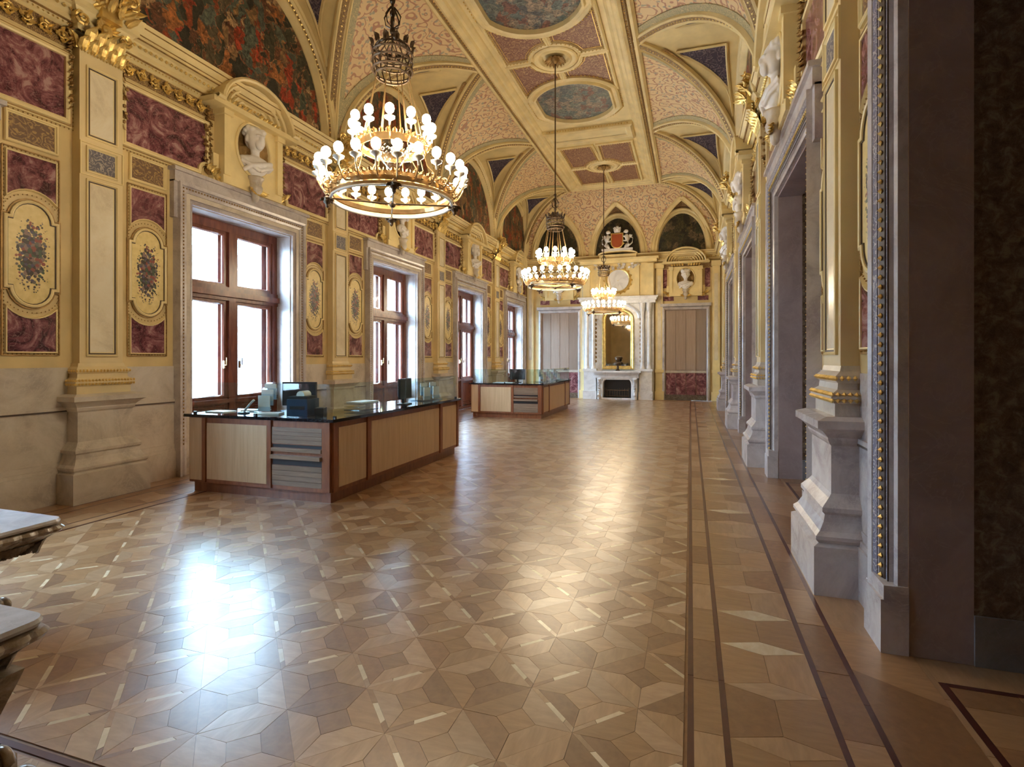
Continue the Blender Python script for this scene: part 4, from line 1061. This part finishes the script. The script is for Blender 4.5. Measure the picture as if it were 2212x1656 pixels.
for k in range(30): m.leaf((rnd.uniform(-.9, .9), .3, rnd.uniform(5.35, 5.55)), (rnd.uniform(-1, 1), .3, rnd.uniform(-1, .4)), (0, 1, 0), .12, .18, .4)
obj('garland', m, 'bust_marble', fp, kind='stuff')
# coat of arms
ca = inst('coat_of_arms', None, None, (FP[0], YE-.50, 6.09), pi, label='red shield held by two white beasts under a crown, above the fireplace', category='coat of arms')
sh = [(-.22, .62), (-.22, .25)] + arc(0, .25, .22, .2, pi, 2*pi, 8) + [(.22, .62)]
obj('shield', MB().prism(sh, W_, 0, .07), 'red_shield', ca); m = MB(); m.frame(sh[::1], [(-.03, 0), (-.03, .09), (0, .10), (.015, .07)], W_); obj('shield_rim', m, 'gilt', ca)
m = MB(); m.lathe([(.10, .66), (.13, .70), (.15, .80), (.13, .86)], 14, (0, .03, 0)); m.ball((0, .03, .88), .07, 10, 6)
for k in range(7): a = 2*pi*k/7; m.ball((.14*cos(a), .03+.14*sin(a), .86), .03, 6, 4)
obj('crown', m, 'bust_marble', ca)
for s in (-1, 1):
    m = MB()
    m.tube([(s*.34, 0, .02), (s*.44, .02, .18), (s*.42, .03, .38), (s*.36, .03, .55), (s*.40, .03, .66)], [.05, .09, .10, .085, .05], 10)
    m.ball((s*.36, .06, .70), .075, 10, 7, (1.2, 1, 1)); m.ball((s*.29, .08, .68), .035, 8, 5)
    m.tube([(s*.40, .05, .5), (s*.32, .08, .48), (s*.24, .08, .52)], [.04, .03, .03], 8); m.tube([(s*.40, .05, .38), (s*.33, .08, .32), (s*.25, .08, .34)], [.04, .03, .03], 8)
    m.tube([(s*.40, .04, .18), (s*.34, .08, .10), (s*.30, .08, .0)], [.07, .05, .04], 8); m.tube([(s*.48, 0, .15), (s*.60, 0, .25), (s*.62, 0, .42), (s*.54, 0, .5)], [.03, .025, .02, .035], 7)
    for k in range(2): m.leaf((s*(.45+.04*k), -.01, .45), (s*(.5+.4*k), 0, 1), (0, 1, 0), .07, .20, .1)
    obj('supporter', m, 'bust_marble', ca, smooth=True)
obj('base_scroll', MB().wbox(-.62, .62, -.04, .03, -.05, .12), 'bust_marble', ca)
# dark figure on the mantel
v = inst('mantel_bust', None, None, (FP[0]+.03, YE-.60, 1.17), 0, label='small dark bronze head on a pedestal, on the white mantelpiece', category='bust')
m = MB(); m.lathe([(.09, 0), (.09, .03), (.05, .06), (.045, .20), (.07, .24)], 14, cap=True); obj('pedestal', m, 'bronze', v)
m = MB(); m.ball((0, 0, .30), .12, 12, 8, (1.2, .6, .6)); m.ball((0, -.01, .46), .09, 12, 8, (1, 1, 1.2)); m.ball((0, .02, .52), .10, 12, 8, (1.2, 1, .7)); m.tube([(0, 0, .3), (0, 0, .42)], .045, 8); obj('head', m, 'bronze', v, smooth=True)

# ------------------------------------------------------------ chandeliers
def ch_meshes():
    g = {}
    m = MB(); m.ball((0, 0, .06), .045, 10, 8, (1, 1, 1.15)); g['bulb'] = m.mesh('bulb', 'bulb', True)
    m = MB(); m.lathe([(.008, -.10), (.012, -.06), (.05, -.035), (.055, -.02), (.018, -.01), (.018, .02)], 10); g['cup'] = m.mesh('bulb_cup', 'milk', True)
    def arm(L, rise):
        m = MB(); pts = []
        for i in range(9): t = i/8; pts.append((-L+L*t, 0, -rise*(1-t)+-.07*sin(pi*t)-.10))
        m.tube(pts, .009, 5); m.spiral((-L*.55, -.13-rise*.4), .05, 1.4, lambda u, v, h: (u, 0, v), 0, .006, 1, 0); return m.mesh('arm', 'brass')
    g['arm'] = arm(.15, .07); g['arm2'] = arm(.10, .05)
    m = MB(); m.lathe([(.585, .0), (.61, .0), (.61, .03), (.60, .05), (.595, .03), (.585, .03), (.585, 0)], 56); g['rim'] = m.mesh('lower_ring', 'brass')
    m = MB(); m.lathe([(.605, .04), (.612, .08), (.605, .12), (.575, .125), (.56, .08), (.575, .04), (.605, .04)], 56)
    for k in range(56):
        a = 2*pi*k/56; m.leaf((.61*cos(a), .61*sin(a), .11), (0, 0, 1), (cos(a), sin(a), 0), .045, .05, .2); m.bead((.617*cos(a), .617*sin(a), .08), .013)
    g['band'] = m.mesh('pierced_band', 'brass')
    m = MB(); m.lathe([(.607, -.014), (.612, .002), (.582, .002), (.588, -.014), (.607, -.014)], 56); g['white'] = m.mesh('white_rim', 'milk', True)
    m = MB(); m.lathe([(.31, .52), (.325, .52), (.33, .58), (.31, .60), (.30, .56), (.31, .52)], 40)
    for k in range(32): a = 2*pi*k/32; m.leaf((.325*cos(a), .325*sin(a), .58), (0, 0, 1), (cos(a), sin(a), 0), .045, .06, .2)
    g['upring'] = m.mesh('upper_ring', 'brass')
    m = MB(); r = .19
    for z, rr_ in ((1.28, .17), (1.33, .20), (1.42, .20), (1.50, .20), (1.56, .17)): m.tube([(rr_*cos(2*pi*k/24), rr_*sin(2*pi*k/24), z) for k in range(24)], .011, 5, closed=True)
    for k in range(16): a = 2*pi*k/16; m.tube([(.17*cos(a), .17*sin(a), 1.28), (.20*cos(a+.1), .20*sin(a+.1), 1.40), (.20*cos(a-.1), .20*sin(a-.1), 1.50), (.16*cos(a), .16*sin(a), 1.58), (.05*cos(a), .05*sin(a), 1.66)], .007, 4)
    for k in range(12): a = 2*pi*k/12; m.leaf((.19*cos(a), .19*sin(a), 1.55), (0, 0, 1), (cos(a), sin(a), 0), .06, .10, .3)
    g['crown'] = m.mesh('crown_basket', 'bronze')
    m = MB()
    for k in range(8):
        a = 2*pi*k/8
        for s in (0, 1): m.tube([(.17*cos(a), .17*sin(a), 1.28), (.31*cos(a+(s-.5)*.05), .31*sin(a+(s-.5)*.05), .60)], .0045, 4)
        m.tube([(.31*cos(a), .31*sin(a), .54), (.36*cos(a), .36*sin(a), .36), (.58*cos(a), .58*sin(a), .12)], .0055, 4)
    g['chains'] = m.mesh('chains', 'brass')
    m = MB()
    for k in range(16):
        a = 2*pi*k/16
        for z in (.42, .46, .50, .54): m.bead(((.10+.5*(z-.4))*cos(a+z*4), (.10+.5*(z-.4))*sin(a+z*4), z), .022)
    m.lathe([(.02, .32), (.08, .38), (.14, .46), (.22, .56), (.24, .62)], 16); g['dish'] = m.mesh('glass_dish', 'crystal')
    m = MB()
    for k in range(4):
        a = 2*pi*k/4+.35; m.tube([(.59*cos(a), .59*sin(a), .0), (.20*cos(a), .20*sin(a), -.01), (0, 0, -.015)], .008, 4)
    m.ball((0, 0, -.02), .035, 8, 6); g['spokes'] = m.mesh('spokes', 'bronze')
    m = MB(); m.lathe([(.0, -.13), (.018, -.11), (.02, -.09), (.04, -.06), (.045, -.03), (.02, -.01), (.012, .01)], 8); 
    for k in range(5): a = 2*pi*k/5; m.leaf((.02*cos(a), .02*sin(a), -.04), (cos(a), sin(a), .4), (0, 0, -1), .04, .07, .4)
    g['finial'] = m.mesh('finial', 'bronze')
    return g
CH = ch_meshes()
def chandelier(x, y, z0, ztop, rot, label):
    c = inst('chandelier', None, None, (x, y, z0), rot, label=label, category='chandelier', group='chandeliers down the middle of the hall')
    H = ztop-z0
    m = MB(); m.tube([(0, 0, 1.62), (0, 0, H)], .014, 8)
    for zz in (1.74, 1.92, 2.05): m.ball((0, 0, zz), .03, 8, 6, (1, 1, 1.3))
    obj('rod', m, 'bronze', c)
    m = MB()
    for k in range(6): a = 2*pi*k/6; m.tube([(0, 0, 1.76), (.07*cos(a), .07*sin(a), 1.80), (.085*cos(a), .085*sin(a), 1.88), (.05*cos(a), .05*sin(a), 1.94), (.02*cos(a), .02*sin(a), 1.98)], .008, 5)
    obj('rod_scrolls', m, 'bronze', c)
    for nm, on in (('rim', 'lower_ring'), ('white', 'white_rim'), ('band', 'pierced_band'), ('upring', 'upper_ring'), ('crown', 'crown_basket'), ('chains', 'chains'), ('dish', 'glass_dish'), ('spokes', 'spokes')): inst(on, CH[nm], c)
    for k in range(4): a = 2*pi*k/4+.35; inst('finial', CH['finial'], c, (.63*cos(a), .63*sin(a), .03))
    for n, R, z, ar in ((24, .72, .26, 'arm'), (12, .395, .72, 'arm2')):
        for k in range(n):
            a = 2*pi*(k+.5)/n; p = (R*cos(a), R*sin(a), z)
            if ar: o = inst('arm', CH[ar], c, p, a)
            cp = inst('bulb_cup', CH['cup'], c, p); inst('bulb', CH['bulb'], cp)
chandelier(XM, 4.90, 3.24, ZC, .2, 'nearest ring chandelier of lit globes hanging above the near ticket counter')
chandelier(XM, 11.92, 3.26, ZC, .5, 'middle ring chandelier of lit globes, second down the hall')
chandelier(XM, 19.10, 3.26, ZC, .8, 'farthest ring chandelier of lit globes, in front of the fireplace')

# ------------------------------------------------------------ ticket counters
def counter(y0, label, n):
    c = inst('ticket_counter', None, None, (-3.87, y0, 0), 0, label=label, category='counter', group='cherry and maple ticket counters by the windows')
    # footprint local: front run x -2.15..0 at y=0, side run y 0..3.5 at x=0, depth .7, clipped left end
    D_ = .72; X0 = -2.10
    plan = [(X0, 0), (0, 0), (0, 3.52), (-D_, 3.52), (-D_, D_), (X0, D_)]
    top = [(X0-.05, -.04), (.05, -.04), (.05, 3.57), (-D_-.03, 3.57), (-D_-.03, D_+.03), (X0-.05, D_+.03)]
    obj('carcass', MB().prism([(u, v) for u, v in plan], F_, .12, .93), 'cherry', c)
    inn = [(X0+.04, .04), (-.04, .04), (-.04, 3.48), (-D_+.02, 3.48), (-D_+.02, D_-.02), (X0+.04, D_-.02)]
    obj('kick_plinth', MB().prism(inn, F_, 0, .13), 'cherry', c)
    b = MB(); b.prism([(u*1.0, v) for u, v in top], F_, .93, .965); obj('worktop', b, 'granite', c)
    def pan(p0, p1, z0, z1, nm, mat, t=.012):
        a, b2 = Vector(p0), Vector(p1); d = (b2-a).normalized(); nn = Vector((d.y, -d.x))
        obj(nm, MB().prism([tuple(a), tuple(b2), tuple(b2+nn*t), tuple(a+nn*t)][::-1], F_, z0, z1), mat, c)
    pan((X0+.01, 0), (X0+.215, 0), .15, .92, 'maple_panel', 'maple')
    pan((X0+.29, 0), (-.90, 0), .17, .86, 'maple_panel', 'maple')
    pan((0, .12), (0, .68), .17, .86, 'maple_panel', 'maple'); pan((0, .80), (0, 2.76), .17, .86, 'maple_panel', 'maple'); pan((0, 2.90), (0, 3.44), .17, .86, 'maple_panel', 'maple')
    for p0, p1 in (((X0+.22, 0), (X0+.275, 0)), ((-.885, 0), (-.83, 0)), ((-.115, 0), (-.01, 0)), ((0, .01), (0, .10)), ((0, .70), (0, .78)), ((0, 2.79), (0, 2.87)), ((0, 3.46), (0, 3.52))):
        pan(p0, p1, .13, .93, 'post', 'cherry', .022)
    # louvred drawer stack with pull-out ledge
    k = 0
    for z0, z1 in ((.17, .225), (.23, .285), (.29, .345), (.35, .405), (.66, .705), (.71, .755), (.76, .80), (.805, .85)):
        pan((-.82, 0), (-.125, 0), z0, z1, 'louvre', 'louvre', .012)
    pan((-.82, 0), (-.125, 0), .41, .48, 'shelf_shade', 'black', .002); pan((-.82, 0), (-.125, 0), .485, .53, 'ledge', 'louvre', .05); pan((-.82, 0), (-.125, 0), .57, .61, 'ledge', 'louvre', .03); pan((-.82, 0), (-.125, 0), .615, .65, 'shelf_shade', 'black', .002)  # thin black strips stand in for the shade between the ledges
    # glass screens standing on the worktop
    for p0, p1 in (((X0+.04, .03), (-1.10, .03)), ((-1.09, .03), (-.01, .03)), ((-.0, .04), (0, 1.70)), ((0, 1.71), (0, 3.45))):
        a, b2 = Vector(p0), Vector(p1); d = (b2-a).normalized(); nn = Vector((d.y, -d.x))*.008
        obj('glass_screen', MB().prism([tuple(a), tuple(b2), tuple(b2-nn), tuple(a-nn)], F_, .968, 1.36), 'screen', c)
    m = MB()
    for u, v in ((X0+.06, .03), (-1.10, .03), (0, 1.70), (0, 3.45), (0, .06)): m.box(u-.015, u+.015, v-.015, v+.015, .965, .995)
    obj('glass_clamp', m, 'black', c)
    return c
counter(5.25, 'nearer cherry framed ticket counter with maple panels and black stone top', 1)
counter(14.50, 'farther cherry framed ticket counter with maple panels and black stone top', 2)
ZT_ = .965
def thing(name, label, cat, loc, rz=0, **kw): return inst(name, None, None, loc, rz, label=label, category=cat, **kw)
def monitor(loc, rz, label, grp=None):
    t = thing('monitor', label, 'monitor', loc, rz)
    obj('base', MB().box(-.11, .11, -.08, .08, 0, .015), 'black', t); obj('stem', MB().box(-.02, .02, .0, .03, .015, .15), 'black', t)
    obj('screen', MB().box(-.22, .22, -.03, .01, .09, .39), 'black', t); obj('back_shell', MB().frame(rect(-.20, .20, .11, .37), [(0, .01), (.02, .03), (.06, .04), (.14, .045)], W_), 'navy', t)
def printer(loc, rz, label):
    t = thing('printer', label, 'printer', loc, rz)
    obj('body', MB().box(-.13, .13, -.15, .15, 0, .20), 'navy', t); obj('lid', MB().box(-.12, .12, -.13, .12, .20, .235), 'black', t); obj('slot', MB().box(-.09, .09, -.155, -.15, .08, .12), 'black', t)
    obj('paper_roll', MB().lathe([(.05, -.09), (.05, .09)], 14, (0, .02, .245), ax='y', cap=True), 'paper', t)
def rack(loc, rz, label, n=3):
    t = thing('leaflet_rack', label, 'rack', loc, rz)
    for k in range(n):
        m = MB(); y = .07*k; z = .02+.07*k
        m.rings([[(-.11, y, z), (.11, y, z)], [(-.11, y+.06, z+.22), (.11, y+.06, z+.22)]], close=False); m.rings([[(-.11, y-.035, z), (.11, y-.035, z)], [(-.11, y-.03, z+.06), (.11, y-.03, z+.06)]], close=False)
        obj('pocket', m, 'acrylic', t)
        obj('leaflet', MB().box(-.08, .08, y-.012, y+.0, z, z+.20), 'paper', t)
    obj('foot', MB().box(-.12, .12, -.05, .24, 0, .015), 'acrylic', t)
monitor((-4.75, 5.80, ZT_), .25, 'black monitor seen from behind on the near counter, left of the corner')
printer((-4.50, 5.55, ZT_), .2, 'dark blue receipt printer on the near counter in front of the black monitor')
rack((-5.15, 5.62, ZT_), .15, 'clear acrylic leaflet rack with blue tint on the near counter front run')
t = thing('desk_lamp', 'small tilted white desk pointer lamp at the left of the near counter', 'lamp', (-5.36, 5.50, ZT_)); obj('foot', MB().lathe([(.07, 0), (.07, .015), (.02, .025)], 14, cap=True), 'navy', t); obj('arm', MB().tube([(0, 0, .02), (.12, 0, .14), (.16, 0, .17)], .014, 6), 'paper', t)
for k, (x, y, lb) in enumerate(((-5.78, 5.55, 'leftmost white paper pad flat on the near counter'), (-5.45, 5.80, 'white paper pad behind the leftmost one on the near counter'), (-4.95, 5.48, 'white form lying below the leaflet rack on the near counter'))):
    t = thing('paper_pad', lb, 'paper', (x, y, ZT_), .2*k); obj('sheets', MB().box(-.15, .15, -.105, .105, 0, .012+.004*k), 'paper', t)
t = thing('card_terminal', 'small dark card terminal at the corner of the near counter', 'card reader', (-4.22, 5.52, ZT_), .4); obj('body', MB().box(-.05, .05, -.08, .08, 0, .10), 'black', t); obj('keypad', MB().box(-.035, .035, -.06, .0, .10, .108), 'grey_line', t)
monitor((-4.12, 7.35, ZT_), 1.7, 'dark monitor on the side run of the near counter by its far end')
t = thing('document_tray', 'blue and white stacked document tray on the near counter side run', 'tray', (-4.25, 6.45, ZT_), 1.5)
for k in range(3): obj('tray_level', MB().box(-.22, .22, -.14, .14, .04*k, .04*k+.008), 'acrylic', t)
obj('papers', MB().box(-.2, .2, -.12, .12, .09, .11), 'paper', t)
for k, (dy, lb) in enumerate(((8.05, 'clear acrylic brochure stand near the far end of the near counter'), (8.38, 'clear acrylic brochure stand at the very far end of the near counter'))):
    rack((-4.10, dy, ZT_), 1.35, lb, 2)
monitor((-4.75, 15.05, ZT_), .2, 'black monitor on the farther counter near its corner')
for k, (x, y, lb) in enumerate(((-4.10, 15.6, 'leaflet rack on the farther counter, nearest the corner'), (-4.08, 16.4, 'leaflet rack in the middle of the farther counter side run'), (-4.06, 17.2, 'leaflet rack at the far end of the farther counter'))): rack((x, y, ZT_), 1.3, lb, 3)
t = thing('paper_pad', 'white papers on the front run of the farther counter', 'paper', (-5.1, 14.85, ZT_)); obj('sheets', MB().box(-.3, .3, -.12, .12, 0, .015), 'paper', t)

# ------------------------------------------------------------ carved stone benches at the left foreground
def rrect(hx, hy, r, n=6):
    p = []
    for cx, cy, a in ((hx-r, hy-r, 0), (-hx+r, hy-r, pi/2), (-hx+r, -hy+r, pi), (hx-r, -hy+r, 3*pi/2)): p += arc(cx, cy, r, r, a, a+pi/2, n)
    return p
def dens(p, sp=.012):
    out = []
    for i in range(len(p)):
        a, b = Vector(p[i]), Vector(p[(i+1) % len(p)]); k = max(1, int((b-a).length/sp))
        for j in range(k): out.append(a.lerp(b, j/k))
    return out
def bench(loc, label, legs):
    t = thing('stone_bench', label, 'bench', loc, 0, group='carved stone benches at the left')
    hx, hy = .72, .27
    def stack(prof, hx, hy, r, gad=0):
        base = dens(rrect(hx, hy, r)); rr = []; n = len(base)
        for e, z, g in prof:
            ring = []
            for i, q in enumerate(base):
                a, b = base[i-1], base[(i+1) % n]; d = (b-a).normalized(); nn = Vector((d.y, -d.x)); k = e+g*abs(sin(i*.42))
                ring.append((q.x+nn.x*k, q.y+nn.y*k, z))
            rr.append(ring)
        m = MB(); m.rings(rr, cap=True); return m
    obj('seat_slab', stack([(-.03, .60, 0), (0, .605, 0), (.008, .62, 0), (.0, .635, 0)], hx, hy, .07), 'bench_top', t, smooth=False)
    obj('gadrooned_edge', stack([(-.17, .44, 0), (-.14, .47, 0), (-.09, .50, .0), (-.035, .535, .008), (-.0, .555, .014), (.012, .575, .016), (.0, .592, .010), (-.02, .60, 0)], hx, hy, .07), 'bench', t)
    for xs in legs:
        m = MB()
        rr = []
        for e, z in ((.0, .45), (-.015, .40), (-.035, .34), (-.06, .26), (-.065, .20), (-.04, .14), (-.02, .12)):
            rr.append([(xs+sx*(.13+e), sy*(.21+e), z) for sx, sy in ((-1, -1), (1, -1), (1, 1), (-1, 1))])
        m.rings(rr, cap=True); leg = obj('leg', m, 'bench', t)
        f = MB(); r = random.Random(5)
        for sx in (-1, 1):
            for sy in (-1, 1):
                for k in range(4): f.ball((xs+sx*(.13+.012*k), sy*(.15+.03*(k-1.5)), .045), .05, 10, 7, (1.2, .6, .9))
                f.spiral((xs+sx*.10, .12), .05, 1.5, lambda u, v, h: (u, h, v), sy*.15, .02, sx, 0)
        f.box(xs-.12, xs+.12, -.19, .19, .0, .13)
        inst('carved_foot', f.mesh('carved_foot', 'bench', True), leg)
    g = MB()
    for k in range(26): u = -.6+1.2*k/25; g.leaf((u, .17, .42), (0, .2, 1), (0, 1, 0), .05, .1, .3)
    for k in range(10): v = -.14+.28*k/9; g.leaf((.58, v, .43), (.3, 0, 1), (1, 0, 0), .04, .1, .3)
    obj('carved_leaves', g, 'bench', t)
bench((-4.54, 2.17, 0), 'carved stone bench at the left edge of the picture, the farther of two', (-.5, .1))
bench((-3.14, 1.22, 0), 'carved stone bench at the lower left edge of the picture, the nearer of two', (-.5, .55))

# ------------------------------------------------------------ small things
t = thing('power_socket', 'white power socket low on the right wall beside the near doorway', 'socket', (XR-.062, 4.02, .18), pi/2)
obj('face_plate', MB().box(-.04, .04, 0, .012, -.06, .06), 'paper', t); obj('socket_insert', MB().lathe([(.022, .012), (.022, .02)], 12, (0, 0, 0), ax='y', cap=True), 'milk', t)

# ------------------------------------------------------------ outside
gr = obj('ground', MB().box(-40, XL-.62, -25, 50, -.3, -.12), 'paving', kind='structure')
def facade(x, y0, y1, h, label):
    t = thing('building', label, 'building', (x, (y0+y1)/2, -.12)); L = (y1-y0)
    obj('wall', MB().box(-3, 0, -L/2, L/2, 0, h), 'facade', t)
    obj('cornice', MB().box(0, .35, -L/2, L/2, h-.7, h-.3), 'facade', t); obj('string_course', MB().box(0, .18, -L/2, L/2, 4.0, 4.25), 'facade', t)
    n = int(L/3.2)
    for i in range(n):
        yy = -L/2+(i+.5)*L/n
        for z in (1.0, 5.2):
            w = obj('window', MB().box(-.02, .04, yy-.6, yy+.6, z, z+2.1), 'facade_dark', t); inst('window_frame', MB().frame(rect(yy-.7, yy+.7, z-.1, z+2.2), [(0, 0), (0, .12), (.1, .12), (.1, 0)], lambda u, v, h: (h, u, v)).mesh('window_frame', 'facade'), w)
facade(-24, -6, 16, 7.2, 'pale plastered building across the court, seen through the nearest window')
facade(-30, 20, 44, 9.0, 'tall pale building seen through the farther windows')
p = thing('parasol', 'blue parasol standing in the court outside the nearest window', 'parasol', (-13.2, 13.0, -.12)); obj('pole', MB().tube([(0, 0, 0), (0, 0, 1.9)], .03, 8), 'grey_line', p); obj('canopy', MB().lathe([(.85, 1.5), (.5, 1.72), (.02, 1.95)], 8), 'parasol', p)
